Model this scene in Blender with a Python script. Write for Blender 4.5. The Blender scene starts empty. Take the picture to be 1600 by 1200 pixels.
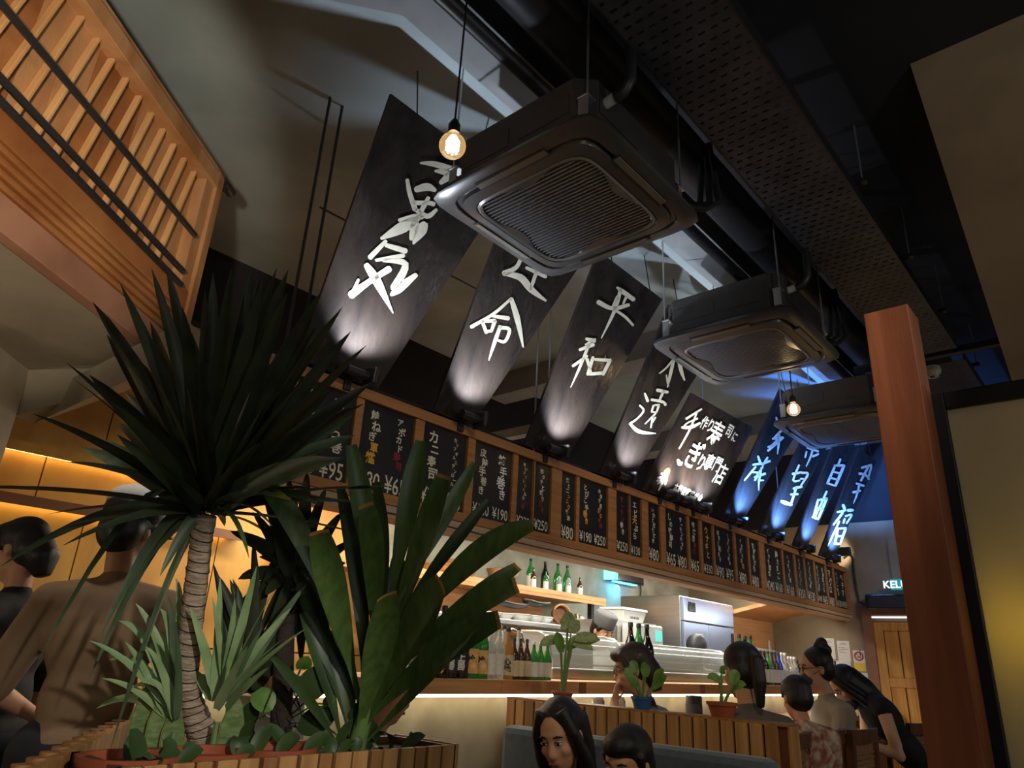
import bpy, bmesh, math, random
from mathutils import Vector, Matrix, Euler
import numpy as np
random.seed(7)
SC = bpy.context.scene
COL = SC.collection
# ------------------------------------------------------------------ camera
EYE = 1.35
FPX = 1110.0
_c = np.array([800.0, 600.0])
_X = np.array([1850 - 800, 1085 - 600, FPX]); _X /= np.linalg.norm(_X)
_Z = np.array([950 - 800, -2300 - 600, FPX]); _Z = _Z - _X * (_Z @ _X); _Z /= np.linalg.norm(_Z)
_Y = np.cross(_Z, _X)
if _Y[0] > 0: _Y = -_Y
RW = np.stack([_X, _Y, _Z])            # camera (x right, y down, z forward) -> world
cam_d = bpy.data.cameras.new('camera'); cam = bpy.data.objects.new('camera', cam_d); COL.objects.link(cam)
cam_d.sensor_width = 36; cam_d.lens = 36 * FPX / 1600; cam_d.clip_start = .02
cx_, cy_, cz_ = RW[:, 0], -RW[:, 1], -RW[:, 2]
cam.matrix_world = Matrix(((cx_[0], cy_[0], cz_[0], 0), (cx_[1], cy_[1], cz_[1], 0), (cx_[2], cy_[2], cz_[2], EYE), (0, 0, 0, 1)))
SC.camera = cam
SC.view_settings.view_transform = 'Standard'; SC.view_settings.look = 'None'
SC.view_settings.gamma = 1; SC.view_settings.use_curve_mapping = False
SC.view_settings.exposure = 0.0
# ------------------------------------------------------------------ world
W = bpy.data.worlds.new('world'); SC.world = W; W.use_nodes = True
W.node_tree.nodes['Background'].inputs[0].default_value = (.55, .62, .75, 1)
W.node_tree.nodes['Background'].inputs[1].default_value = .012
SC.cycles.use_denoising = True
SC.cycles.max_bounces = 6

def ray(px, py): return RW @ np.array([px - 800, py - 600, FPX])
def at(px, py, **k):
    d = ray(px, py); o = np.array([0, 0, EYE]); (a, v), = k.items()
    t = v / FPX if a == 'd' else (v - o['xyz'.index(a)]) / d['xyz'.index(a)]
    return Vector(o + d * t)
def atp(px, py, p0, n):                # on a plane through p0 with normal n
    d = Vector(ray(px, py)); o = Vector((0, 0, EYE)); n = Vector(n)
    return o + d * ((Vector(p0) - o).dot(n) / d.dot(n))
# ------------------------------------------------------------------ lights of the place (large ones) and added fill lights
def light(kind, name, loc, energy, col, size=.1, target=None, spot=60, blend=.5, sy=None):
    l = bpy.data.lights.new(name, kind); l.energy = energy; l.color = col
    o = bpy.data.objects.new(name, l); COL.objects.link(o); o.location = loc
    if kind == 'AREA':
        l.size = size
        if sy: l.shape = 'RECTANGLE'; l.size_y = sy
    else: l.shadow_soft_size = size
    if kind == 'SPOT': l.spot_size = math.radians(spot); l.spot_blend = blend
    if target is not None:
        o.rotation_euler = (Vector(target) - Vector(loc)).to_track_quat('-Z', 'Y').to_euler()
    return o
WARM = (1, .72, .42); WARM2 = (1, .82, .6); NEUT = (1, .95, .88); COOL = (.8, .88, 1); BLUE = (.10, .30, 1); LAMPC = (.97, 1, .98)
# lamps of the dining room behind the camera, and spots over the room
light('POINT', 'dining_lamp', (-1.2, -2.2, 2.3), 44, LAMPC, .25)
light('POINT', 'dining_lamp', (2.6, -2.4, 2.3), 42, LAMPC, .25)
light('POINT', 'dining_lamp', (6.2, -2.2, 2.3), 24, LAMPC, .25)
for sx0, en0 in ((1.6, 55), (3.6, 75), (6.2, 95)):
    light('SPOT', 'track_or_fill_spot', (sx0, -.5, 3.3), en0, (1, .88, .72), .05, target=(sx0 + 1.2, 2.8, 2.2), spot=44, blend=.7)
light('SPOT', 'track_or_fill_spot', (.9, -.2, 3.3), 70, (1, .86, .66), .05, target=(3.1, 1.95, 1.0), spot=38, blend=.6)  # unseen spot added to brighten the divider and bench
light('SPOT', 'loft_spot', (-.3, .5, 1.9), 310, (1, .82, .60), .08, target=(.12, 2.6, 3.0), spot=42, blend=.35)
light('SPOT', 'planter_spot', (1.0, 2.45, 3.6), 70, NEUT, .05, target=(1.02, 2.78, 1.2), spot=30, blend=.6)
light('SPOT', 'planter_spot', (.45, -.3, 1.95), 90, NEUT, .04, target=(.93, 1.72, 1.18), spot=27, blend=.5)
light('POINT', 'loft_fill', (-.9, 3.3, 1.5), 14, WARM2, .1)  # unseen lamp added below the loft to brighten its soffit
light('SPOT', 'track_or_fill_spot', (7.0, .5, 3.3), 70, (1, .93, .8), .05, target=(9.4, 2.9, 1.7), spot=50, blend=.7)  # another unseen spot, added to lift the far wall
light('POINT', 'door_lamp', (9.0, 1.7, .45), 7, (1, .75, .25), .06)
light('AREA', 'kitchen_tube', (6.2, 3.6, 2.5), 135, (1, .96, .84), 6.0, target=(6.2, 3.9, 0), sy=.15)
light('AREA', 'kitchen_fill', (6.0, 2.945, 1.95), 20, (1, .95, .85), 6.4, target=(6.0, 3.7, 1.2), sy=.03)  # hidden fill added behind the board to light the kitchen fronts
light('AREA', 'kitchen_tube', (3.2, 4.1, 2.6), 40, WARM2, 1.6, target=(3.3, 4.4, 0), sy=.15)
# ------------------------------------------------------------------ materials
M = {}
def mk(name, col, rough=.5, metal=0., var=0., vscale=6., bump=0., bscale=40., col2=None, stretch=(1, 1, 1), emit=None, estr=0., alpha=1., trans=0., coat=0., spec=.5, detail=4., rvar=0., ior=1.45, sheen=0.):
    m = bpy.data.materials.new(name); m.use_nodes = True; nt = m.node_tree; n = nt.nodes; L = nt.links
    b = n['Principled BSDF']
    col = (*col, 1)
    b.inputs['Base Color'].default_value = col; b.inputs['Roughness'].default_value = rough
    b.inputs['Metallic'].default_value = metal; b.inputs['Specular IOR Level'].default_value = spec
    b.inputs['Coat Weight'].default_value = coat; b.inputs['Alpha'].default_value = alpha
    b.inputs['Transmission Weight'].default_value = trans; b.inputs['IOR'].default_value = ior
    b.inputs['Sheen Weight'].default_value = sheen
    if emit: b.inputs['Emission Color'].default_value = (*emit, 1); b.inputs['Emission Strength'].default_value = estr
    if var or col2 or bump or rvar:
        tc = n.new('ShaderNodeTexCoord'); mp = n.new('ShaderNodeMapping'); mp.inputs['Scale'].default_value = stretch
        L.new(tc.outputs['Object'], mp.inputs[0])
    if var or col2:
        nz = n.new('ShaderNodeTexNoise'); nz.inputs['Scale'].default_value = vscale; nz.inputs['Detail'].default_value = detail
        nz.inputs['Distortion'].default_value = .4
        L.new(mp.outputs[0], nz.inputs['Vector'])
        cr = n.new('ShaderNodeValToRGB'); cr.color_ramp.elements[0].position = .32; cr.color_ramp.elements[1].position = .68
        c2 = (*col2, 1) if col2 else tuple(min(1, c * (1 + var)) for c in col[:3]) + (1,)
        c1 = col if col2 else tuple(c * (1 - var) for c in col[:3]) + (1,)
        cr.color_ramp.elements[0].color = c1; cr.color_ramp.elements[1].color = c2
        L.new(nz.outputs[0], cr.inputs[0]); L.new(cr.outputs[0], b.inputs['Base Color'])
    if rvar:
        n3 = n.new('ShaderNodeTexNoise'); n3.inputs['Scale'].default_value = vscale * 1.7; n3.inputs['Detail'].default_value = 5
        L.new(mp.outputs[0], n3.inputs['Vector'])
        mr = n.new('ShaderNodeMapRange'); mr.inputs[1].default_value = .3; mr.inputs[2].default_value = .7
        mr.inputs[3].default_value = max(.02, rough - rvar); mr.inputs[4].default_value = min(1, rough + rvar)
        L.new(n3.outputs[0], mr.inputs[0]); L.new(mr.outputs[0], b.inputs['Roughness'])
    if bump:
        n2 = n.new('ShaderNodeTexNoise'); n2.inputs['Scale'].default_value = bscale; n2.inputs['Detail'].default_value = 5
        L.new(mp.outputs[0], n2.inputs['Vector'])
        bp = n.new('ShaderNodeBump'); bp.inputs['Strength'].default_value = bump; bp.inputs['Distance'].default_value = .02
        L.new(n2.outputs[0], bp.inputs['Height']); L.new(bp.outputs[0], b.inputs['Normal'])
    M[name] = m; return m
def rgb(r, g, b):
    f = lambda v: (v / 255 / 12.92) if v / 255 <= .04045 else ((v / 255 + .055) / 1.055) ** 2.4
    return (f(r), f(g), f(b))
mk('ceil', (.205, .255, .275), .85, var=.22, vscale=1.3, bump=.12, bscale=6, detail=6)
mk('ceil_dark', (.012, .012, .015), .8, var=.3, vscale=2)
mk('beam', (.17, .18, .19), .8, var=.15, vscale=3, bump=.1, bscale=8)
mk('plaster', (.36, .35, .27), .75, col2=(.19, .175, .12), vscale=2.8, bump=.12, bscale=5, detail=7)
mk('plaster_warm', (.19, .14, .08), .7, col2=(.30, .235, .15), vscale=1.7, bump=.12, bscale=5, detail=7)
mk('soffit_brown', (.16, .115, .06), .7, col2=(.27, .20, .12), vscale=1.7, bump=.12, bscale=5, detail=7)
mk('concrete', (.33, .29, .22), .8, col2=(.23, .20, .15), vscale=2.2, bump=.15, bscale=7, detail=7)
mk('floor', (.10, .085, .07), .45, var=.2, vscale=3)
mk('black', (.010, .010, .012), .5)
mk('black_gloss', (.008, .008, .010), .25, coat=.3)
mk('black_metal', (.016, .016, .019), .42, spec=.6)
mk('ac_body', (.035, .032, .030), .65, var=.15, vscale=8)
mk('ac_panel', (.036, .036, .037), .32, var=.1, vscale=10, spec=.6)
mk('ac_grille', (.13, .13, .14), .3, spec=.7)
mk('ac_vane', (.10, .09, .07), .4)
mk('zinc', (.55, .56, .58), .4, metal=.9)
mk('steel', (.52, .51, .49), .32, metal=1., var=.08, vscale=3, stretch=(1, 1, 12))
mk('steel_dark', (.30, .30, .29), .4, metal=1.)
mk('plank', (.014, .0115, .011), .30, rvar=.12, vscale=7, col2=(.030, .022, .018), stretch=(1, 1, .25), bump=.16, bscale=30, spec=.5, coat=.0)
mk('brush', (.72, .68, .55), .55, var=.10, vscale=14)
mk('brush_white', (.85, .84, .80), .5, var=.06, vscale=14)
mk('frame_wood', rgb(176, 122, 70), .5, col2=rgb(150, 98, 52), vscale=5, stretch=(.4, 8, 8), bump=.05)
mk('board_black', (.014, .013, .013), .38, rvar=.1, vscale=9)
mk('chalk', (.74, .68, .52), .7)
mk('chalk_yellow', (.75, .42, .04), .7)
mk('chalk_red', (.30, .018, .045), .7)
mk('mezz_wood', rgb(184, 140, 98), .5, col2=rgb(150, 102, 62), vscale=3.5, stretch=(2, 2, .5), bump=.06)
mk('mezz_wood2', rgb(168, 116, 70), .5, col2=rgb(132, 80, 42), vscale=3, stretch=(1, 1, 1), bump=.06)
mk('mezz_slat', rgb(214, 172, 122), .45, col2=rgb(190, 142, 92), vscale=4, stretch=(2, 2, .4))
mk('pink_wood', rgb(158, 116, 94), .6, col2=rgb(136, 96, 76), vscale=4)
mk('panel_wood', rgb(206, 158, 78), .5, col2=rgb(178, 128, 58), vscale=3.4, stretch=(1.2, 1, .35), bump=.04, detail=8)
mk('post_wood', rgb(158, 92, 60), .5, col2=rgb(132, 72, 44), vscale=5, stretch=(5, 5, .35), bump=.05, detail=7)
mk('paper', rgb(214, 196, 160), .7, trans=0, var=.03, vscale=2)
mk('led_warm', (1, .8, .5), .5, emit=(1, .80, .50), estr=9)
mk('led_wall', (1, .8, .4), .5, emit=(1, .70, .26), estr=6)
mk('led_yellow', (1, .7, .1), .5, emit=(1, .66, .08), estr=3)
mk('filament', (1, .8, .5), .5, emit=(1, .78, .45), estr=45)
mk('bulb_glass', (1, .86, .6), .04, trans=1., ior=1.12, spec=.3, emit=(1, .62, .25), estr=.28)
mk('white_plastic', (.62, .60, .55), .4)
mk('door_wood', rgb(186, 132, 52), .5, col2=rgb(150, 98, 36), vscale=4, stretch=(6, 6, .4), bump=.05)
mk('trim_wood', rgb(120, 78, 52), .5, var=.15, vscale=5)
mk('counter_wood', rgb(190, 140, 88), .45, col2=rgb(164, 112, 66), vscale=4, stretch=(.5, 6, 6), bump=.04)
mk('slat_wood', rgb(186, 140, 84), .5, col2=rgb(150, 104, 56), vscale=5, stretch=(6, 6, .4), bump=.05, detail=7)
mk('slat_wood2', rgb(160, 112, 62), .5, col2=rgb(130, 86, 44), vscale=5, stretch=(6, 6, .4), bump=.05, detail=7)
mk('slat_back', rgb(96, 52, 30), .6)
# ------------------------------------------------------------------ mesh helpers
ORG = {}
class MB:
    def __init__(s): s.v = []; s.f = []
    def add(s, vs, fs):
        k = len(s.v); s.v += [Vector(p) for p in vs]; s.f += [tuple(i + k for i in f) for f in fs]; return s
    def box(s, lo, hi):
        x0, y0, z0 = lo; x1, y1, z1 = hi
        return s.add([(x0, y0, z0), (x1, y0, z0), (x1, y1, z0), (x0, y1, z0), (x0, y0, z1), (x1, y0, z1), (x1, y1, z1), (x0, y1, z1)],
                     [(3, 2, 1, 0), (4, 5, 6, 7), (0, 1, 5, 4), (1, 2, 6, 5), (2, 3, 7, 6), (3, 0, 4, 7)])
    def hexa(s, a, b):                 # two quads a (bottom ring) and b (top ring)
        return s.add(list(a) + list(b), [(3, 2, 1, 0), (4, 5, 6, 7), (0, 1, 5, 4), (1, 2, 6, 5), (2, 3, 7, 6), (3, 0, 4, 7)])
    def bar(s, p0, p1, w, h, up=(0, 0, 1)):
        p0, p1, up = Vector(p0), Vector(p1), Vector(up); d = (p1 - p0).normalized(); sd = d.cross(up)
        if sd.length < 1e-4: sd = d.cross(Vector((1, 0, 0)))
        sd.normalize(); u = sd.cross(d)
        q = lambda p: [p - sd * w / 2 - u * h / 2, p + sd * w / 2 - u * h / 2, p + sd * w / 2 + u * h / 2, p - sd * w / 2 + u * h / 2]
        return s.hexa(q(p0), q(p1))
    def prism(s, pts, off):            # planar polygon extruded by vector off
        pts = [Vector(p) for p in pts]; n = len(pts); off = Vector(off)
        return s.add(pts + [p + off for p in pts], [tuple(range(n))[::-1], tuple(range(n, 2 * n))] + [(i, (i + 1) % n, n + (i + 1) % n, n + i) for i in range(n)])
    def tube(s, pts, r, n=8, cap=True, flat=1.0):
        pts = [Vector(p) for p in pts]; rs = r if isinstance(r, (list, tuple)) else [r] * len(pts)
        k = len(s.v); up = None
        for i, p in enumerate(pts):
            d = (pts[min(i + 1, len(pts) - 1)] - pts[max(i - 1, 0)]).normalized()
            if up is None: up = d.orthogonal().normalized()
            up = (up - d * up.dot(d))
            up = up.normalized() if up.length > 1e-5 else d.orthogonal().normalized()
            sd = d.cross(up)
            for j in range(n):
                a = 2 * math.pi * j / n; s.v.append(p + (up * math.cos(a) + sd * math.sin(a) * flat) * rs[i])
        for i in range(len(pts) - 1):
            for j in range(n): s.f.append((k + i * n + j, k + i * n + (j + 1) % n, k + (i + 1) * n + (j + 1) % n, k + (i + 1) * n + j))
        if cap: s.f.append(tuple(k + j for j in range(n))[::-1]); e = k + (len(pts) - 1) * n; s.f.append(tuple(e + j for j in range(n)))
        return s
    def lathe(s, prof, c=(0, 0, 0), n=20, axis=None):
        k = len(s.v); c = Vector(c); q = Vector((0, 0, 1)).rotation_difference(Vector(axis)) if axis else None
        for r, z in prof:
            for j in range(n):
                a = 2 * math.pi * j / n; p = Vector((r * math.cos(a), r * math.sin(a), z))
                s.v.append(c + (q @ p if q else p))
        for i in range(len(prof) - 1):
            for j in range(n): s.f.append((k + i * n + j, k + i * n + (j + 1) % n, k + (i + 1) * n + (j + 1) % n, k + (i + 1) * n + j))
        s.f.append(tuple(k + j for j in range(n))[::-1]); e = k + (len(prof) - 1) * n; s.f.append(tuple(e + j for j in range(n)))
        return s
    def ball(s, c, r, n=14, m=8, rot=None):
        r = r if isinstance(r, (tuple, list)) else (r, r, r); c = Vector(c); k = len(s.v)
        for i in range(m + 1):
            t = math.pi * i / m
            t = min(max(t, .06), math.pi - .06)
            for j in range(n):
                a = 2 * math.pi * j / n
                p = Vector((r[0] * math.sin(t) * math.cos(a), r[1] * math.sin(t) * math.sin(a), -r[2] * math.cos(t)))
                s.v.append(c + (rot @ p if rot else p))
        for i in range(m):
            for j in range(n): s.f.append((k + i * n + j, k + i * n + (j + 1) % n, k + (i + 1) * n + (j + 1) % n, k + (i + 1) * n + j))
        s.f.append(tuple(k + j for j in range(n))[::-1]); e = k + m * n; s.f.append(tuple(e + j for j in range(n)))
        return s
    def build(s, name, mat, parent=None, smooth=False, bevel=0, origin=None, angle=40):
        me = bpy.data.meshes.new(name)
        if parent is not None: org = ORG[parent.name]
        elif origin is not None: org = Vector(origin)
        else:
            lo = [min(v[i] for v in s.v) for i in range(3)]; hi = [max(v[i] for v in s.v) for i in range(3)]
            org = Vector(((lo[0] + hi[0]) / 2, (lo[1] + hi[1]) / 2, lo[2]))
        me.from_pydata([tuple(v - org) for v in s.v], [], s.f); me.validate(); me.update()
        bm = bmesh.new(); bm.from_mesh(me); bmesh.ops.recalc_face_normals(bm, faces=bm.faces); bm.to_mesh(me); bm.free()
        me.materials.append(M[mat] if isinstance(mat, str) else mat)
        o = bpy.data.objects.new(name, me); COL.objects.link(o); ORG[o.name] = org
        if parent is not None: o.parent = parent
        else: o.location = org
        if smooth:
            me.polygons.foreach_set('use_smooth', [True] * len(me.polygons))
            try: me.set_sharp_from_angle(angle=math.radians(angle))
            except Exception: pass
        if bevel:
            b = o.modifiers.new('bevel', 'BEVEL'); b.width = bevel; b.segments = 2; b.limit_method = 'ANGLE'
        return o
def tag(o, label, cat, group=None):
    o['label'] = label; o['category'] = cat
    if group: o['group'] = group
    return o
def struct(o): o['kind'] = 'structure'; return o
def thing(name, label, cat, loc, group=None):
    o = bpy.data.objects.new(name, None); COL.objects.link(o); o.location = loc; o.empty_display_size = .1
    ORG[o.name] = Vector(loc); return tag(o, label, cat, group)
def copy_tree(o, parent=None, loc=None):
    c = o.copy(); COL.objects.link(c); c.parent = parent
    if loc is not None: c.location = loc
    ORG[c.name] = ORG[o.name] if parent is not None or loc is None else Vector(loc)
    for ch in o.children: copy_tree(ch, c)
    return c
def text_mesh(mb, s, P, size, ux, uy, nrm, bold=.02, res=2, depth=.002):
    """one string, centred on P, drawn along ux with up uy; appended to mb as flat letters proud of the surface"""
    key = (s, round(bold, 3), res)
    if key not in TXT:
        cu = bpy.data.curves.new('letters', 'FONT'); cu.body = s; cu.size = 1; cu.resolution_u = res; cu.offset = bold
        cu.align_x = 'CENTER'; cu.align_y = 'CENTER'
        ob = bpy.data.objects.new('letters', cu); COL.objects.link(ob)
        dg = bpy.context.evaluated_depsgraph_get(); me = ob.evaluated_get(dg).to_mesh()
        vs = [v.co.copy() for v in me.vertices]; fs = [tuple(p.vertices) for p in me.polygons]
        ob.evaluated_get(dg).to_mesh_clear(); bpy.data.objects.remove(ob); bpy.data.curves.remove(cu)
        if vs:
            mx = (max(v.x for v in vs) + min(v.x for v in vs)) / 2; my = (max(v.y for v in vs) + min(v.y for v in vs)) / 2
            vs = [Vector((v.x - mx, v.y - my, 0)) for v in vs]
        TXT[key] = (vs, fs)
    vs, fs = TXT[key]; P = Vector(P)
    mb.add([P + Vector(ux) * v.x * size + Vector(uy) * v.y * size + Vector(nrm) * depth for v in vs], fs)
TXT = {}
# ================================================================== STRUCTURE
CZ = 4.1; YB = 4.95; XF = 9.4
struct(MB().box((-4, -4, -.1), (XF + .3, YB + .3, 0)).build('floor', 'floor'))
struct(MB().box((-4, 1.72, CZ), (XF + .3, YB + .3, CZ + .12)).build('ceiling', 'ceil'))
struct(MB().box((-4, -4, CZ), (XF + .3, 1.72, CZ + .12)).build('ceiling_black', 'ceil_dark'))
# back wall: black upper band, wood panelling on the left, plaster behind the bar
XW = 3.9
struct(MB().box((-4, YB - .12, 3.5), (XF, YB + .2, CZ)).build('trim_1', 'ceil_dark'))
struct(MB().box((XW, YB, 0), (XF, YB + .2, 3.5)).build('wall_back', 'plaster'))
wl = struct(MB().box((-4, YB + .02, 0), (XW, YB + .2, 3.5)).build('wall_back_wood', 'slat_back'))
ORG[wl.name] = wl.location.copy()
for zi, (z0, z1) in enumerate(((0.0, 1.3), (1.31, 2.05), (2.06, 2.40), (2.41, 3.5))):
    for k in range(9):
        x0 = -4 + k * .88 + (.3 if zi % 2 else 0)
        MB().box((max(x0, -4), YB - .012, z0), (min(x0 + .872, XW), YB + .02, z1)).build('panel', 'panel_wood', wl)
# lit ledges on the wood wall
zU = at(100, 712, y=YB - .1).z; zD = at(100, 792, y=YB - .12).z
for zc in (zU, zD):
    r = thing('wall_ledge', 'shallow wooden ledge with hidden warm light strip, %s of the two on the wood wall' % ('upper' if zc == zU else 'lower'), 'ledge', (0, YB - .06, zc), 'lit ledges on the wood wall')
    MB().box((-4, YB - .13, zc), (2.6, YB - .012, zc + .03)).build('board', 'trim_wood' if zc == zD else 'panel_wood', r)
    MB().box((-4, YB - .13, zc - .03), (2.6, YB - .118, zc)).build('lip', 'trim_wood' if zc == zD else 'panel_wood', r)
    MB().box((-3.9, YB - .06, zc - .014), (2.5, YB - .03, zc - .002)).build('light_strip', 'led_wall', r)
# far wall with black upper part
zt = at(1360, 815, x=XF).z
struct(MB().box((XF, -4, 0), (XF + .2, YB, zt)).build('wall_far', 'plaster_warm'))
struct(MB().box((XF, -4, zt), (XF + .2, YB, CZ)).build('wall_far_upper', 'ceil_dark'))
struct(MB().box((-4, -4, 0), (-3.8, YB, CZ)).build('wall_left', 'concrete'))
struct(MB().box((-4, -4, 0), (XF, -3.8, CZ)).build('wall_right', 'concrete'))
# concrete beam along the room with its haunch
zb = 3.85
e1 = at(629, 24, z=zb); e2 = at(547, 0, z=zb); yl = e1.y; yr = at(830, 102, z=zb).y
struct(MB().prism([(XF, yl, zb), (e1.x, yl, zb), (e1.x - .55, yl + .42, zb), (-4, yl + .42, zb), (-4, yr, zb), (XF, yr, zb)], (0, 0, CZ - zb + .01)).build('beam_long', 'beam'))
# cross beams under the slab
for x0, x1, z0 in ((5.0, 5.25, 3.86), (7.6, 7.9, 3.86)):
    struct(MB().box((x0, yl, z0), (x1, YB - .1, CZ)).build('beam_cross', 'beam'))
# stair soffit slab upper right
s0 = at(1422, 100, z=CZ); s1 = atp(1581, 595, s0, (0, 1, 0)); s2 = s0 + (s1 - s0) * 1.35
struct(MB().prism([s0, s2, s2 - Vector((0, 3.2, 0)), s0 - Vector((0, 3.2, 0))], (.25, 0, .3)).build('stair_soffit', 'soffit_brown'))
# door in the far wall
d0 = at(1346, 962, x=XF); dz = d0.z; dyl = d0.y - .13; dyr = dyl - .98
dr = struct(MB().box((XF - .03, dyr, 0), (XF + .05, dyl, dz - .06)).build('door_1', 'slat_back'))
ORG[dr.name] = dr.location.copy()
npl = 5; pw = (dyl - dyr - .2) / npl
for i in range(npl):
    for z0, z1 in ((.1, 1.26), (1.36, dz - .17)):
        MB().box((XF - .045, dyr + .1 + i * pw + .006, z0), (XF - .03, dyr + .1 + (i + 1) * pw - .006, z1)).build('plank', 'door_wood', dr, bevel=.004)
for z0, z1 in ((0, .1), (1.26, 1.36), (dz - .17, dz - .08)): MB().box((XF - .055, dyr + .1, z0), (XF - .03, dyl - .1, z1)).build('rail', 'door_wood', dr, bevel=.004)
for y0, y1 in ((dyr, dyr + .1), (dyl - .1, dyl)): MB().box((XF - .055, y0, 0), (XF - .03, y1, dz - .08)).build('stile', 'door_wood', dr, bevel=.004)
fr = struct(MB().box((XF - .07, dyl, 0), (XF + .02, dyl + .11, dz + .09)).box((XF - .07, dyr - .11, 0), (XF + .02, dyr, dz + .09)).box((XF - .07, dyr, dz), (XF + .02, dyl, dz + .09)).build('trim_2', 'trim_wood', bevel=.004))
tag(MB().box((XF - .07, dyr, dz - .030), (XF - .045, dyl, dz - .012)).build('door_light_strip', 'led_white' if 'led_white' in M else mk('led_white', (1, 1, 1), .5, emit=(.85, .9, 1), estr=1.6)), 'thin white light strip above the yellow plank door', 'light')
# ================================================================== MEZZANINE BOX (slatted wooden balustrade)
HV = Vector((.787, .617, 0)).normalized(); NV = Vector((HV.y, -HV.x, 0))      # NV points to the room / camera side
C0 = at(290, 450, z=3.05)                                                      # far lower corner of the slatted face
mz = thing('slatted_balustrade', 'long wooden balustrade with slats and three black rods, upper left', 'balustrade', (C0.x, C0.y, C0.z))
fp = lambda px, py: atp(px, py, C0, NV)
su = lambda px, py: ((fp(px, py) - C0).dot(HV), fp(px, py).z)
UT = su(318, 283)[1]; UB = su(275, 445)[1]; LN = -3.2
def fpt(u, z, n=0.): return Vector((C0.x, C0.y, 0)) + HV * u + NV * n + Vector((0, 0, z))
def fbox(u0, u1, z0, z1, n0, n1):
    return MB().hexa([fpt(u0, z0, n0), fpt(u1, z0, n0), fpt(u1, z0, n1), fpt(u0, z0, n1)], [fpt(u0, z1, n0), fpt(u1, z1, n0), fpt(u1, z1, n1), fpt(u0, z1, n1)])
# back boards (vertical planks behind the slats)
bw = .16; u = LN
while u < -.02:
    fbox(u, min(u + bw - .004, 0), UB - .05, UT + .05, -.05, -.03).build('backing_plank', 'mezz_wood2' if random.random() < .35 else 'mezz_wood', mz)
    u += bw
# slats lean along the face; measured from two of them
sa, sb = su(213, 170), su(128, 327)
lean = (sa[0] - sb[0]) / (sa[1] - sb[1])
u = -.16
slm = None
while u > LN + .2:
    b0 = u - lean * (UT - UB) * .0
    ut, ub = u, u - lean * (UT - UB)
    w = .015
    MB().hexa([fpt(ub, UB, -.03), fpt(ub + w, UB, -.03), fpt(ub + w, UB, .0), fpt(ub, UB, .0)], [fpt(ut, UT, -.03), fpt(ut + w, UT, -.03), fpt(ut + w, UT, .0), fpt(ut, UT, .0)]).build('slat', 'mezz_slat', mz, bevel=.003)
    u -= .108
# rods
for (a, b) in (((0, 33), (290, 365)), ((0, 140), (270, 425)), ((0, 183), (268, 442))):
    p, q = su(*a), su(*b); zz = (p[1] + q[1]) / 2
    MB().tube([fpt(LN, zz, .05), fpt(q[0], zz, .05)], .015, 8).build('rod', 'black_metal', mz, smooth=True)
# frame
fbox(LN, .02, UT, UT + .09, -.05, .05).build('top_rail', 'mezz_wood', mz, bevel=.004)
fbox(LN, .05, UT + .09, UT + .15, -.07, .02).build('cap_rail', 'mezz_wood', mz, bevel=.004)
fbox(-.10, -.02, UB - .12, UT, -.05, .03).build('end_stile', 'mezz_wood', mz, bevel=.004)
fbox(-.02, .04, UB - .3, UT + .1, -.6, .05).build('end_panel', 'mezz_wood', mz, bevel=.004)
fbox(LN, -.02, UB - .12, UB, -.05, .035).build('bottom_rail', 'mezz_wood2', mz, bevel=.004)
zz = UB - .12
for i in range(4):
    fbox(LN, .03, zz - .028, zz - .004, -.06, .028 - i * .012).build('moulding', 'mezz_wood2', mz, bevel=.006); zz -= .03
fbox(LN, .03, zz - .13, zz - .002, -.08, -.02).build('fascia', 'pink_wood', mz, bevel=.004)
ZS = zz - .13
# small black camera-like lamp on the end of the rail
cp = fpt(.06, UT + .10, .03)
cl = thing('rail_lamp', 'small black lamp on the far end of the slatted balustrade', 'lamp', cp)
MB().tube([cp + HV * .0, cp + HV * .11], .028, 12).build('lamp_head', 'black_metal', cl, smooth=True)
MB().box(cp + Vector((-.03, -.02, -.05)), cp + Vector((.03, .02, -.03))).build('bracket', 'black_metal', cl)
# underside of the loft: soffit, sloped soffit and the column
f1, f2 = at(45, 578, z=ZS), at(200, 574, z=ZS)
dfl = (f2 - f1).normalized(); f0 = f1 - dfl * 2.5; f3 = f2 + dfl * .4
pA = fpt(LN, ZS + .01, -.075); pB = fpt(.03, ZS + .01, -.075)
struct(MB().prism([pA, pB, f3, f1, f0], (0, 0, .2)).build('loft_soffit', 'concrete'))
g1, g2 = at(53, 662, z=ZS - .24), at(200, 594, z=ZS - .2)
g3 = g2 + (g2 - g1).normalized() * .45; g0 = at(22, 650, z=ZS - .24)
struct(MB().prism([f1, f3, g3, g1, g0], (0, .02, .18)).build('loft_soffit_sloped', 'concrete'))
struct(MB().prism([at(47, 580, z=ZS), at(-90, 470, z=ZS), at(-90, 470, z=ZS) + Vector((0, .5, 0)), at(47, 580, z=ZS) + Vector((-.3, .5, 0))], (0, 0, -ZS + .0)).build('column', 'concrete'))
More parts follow.
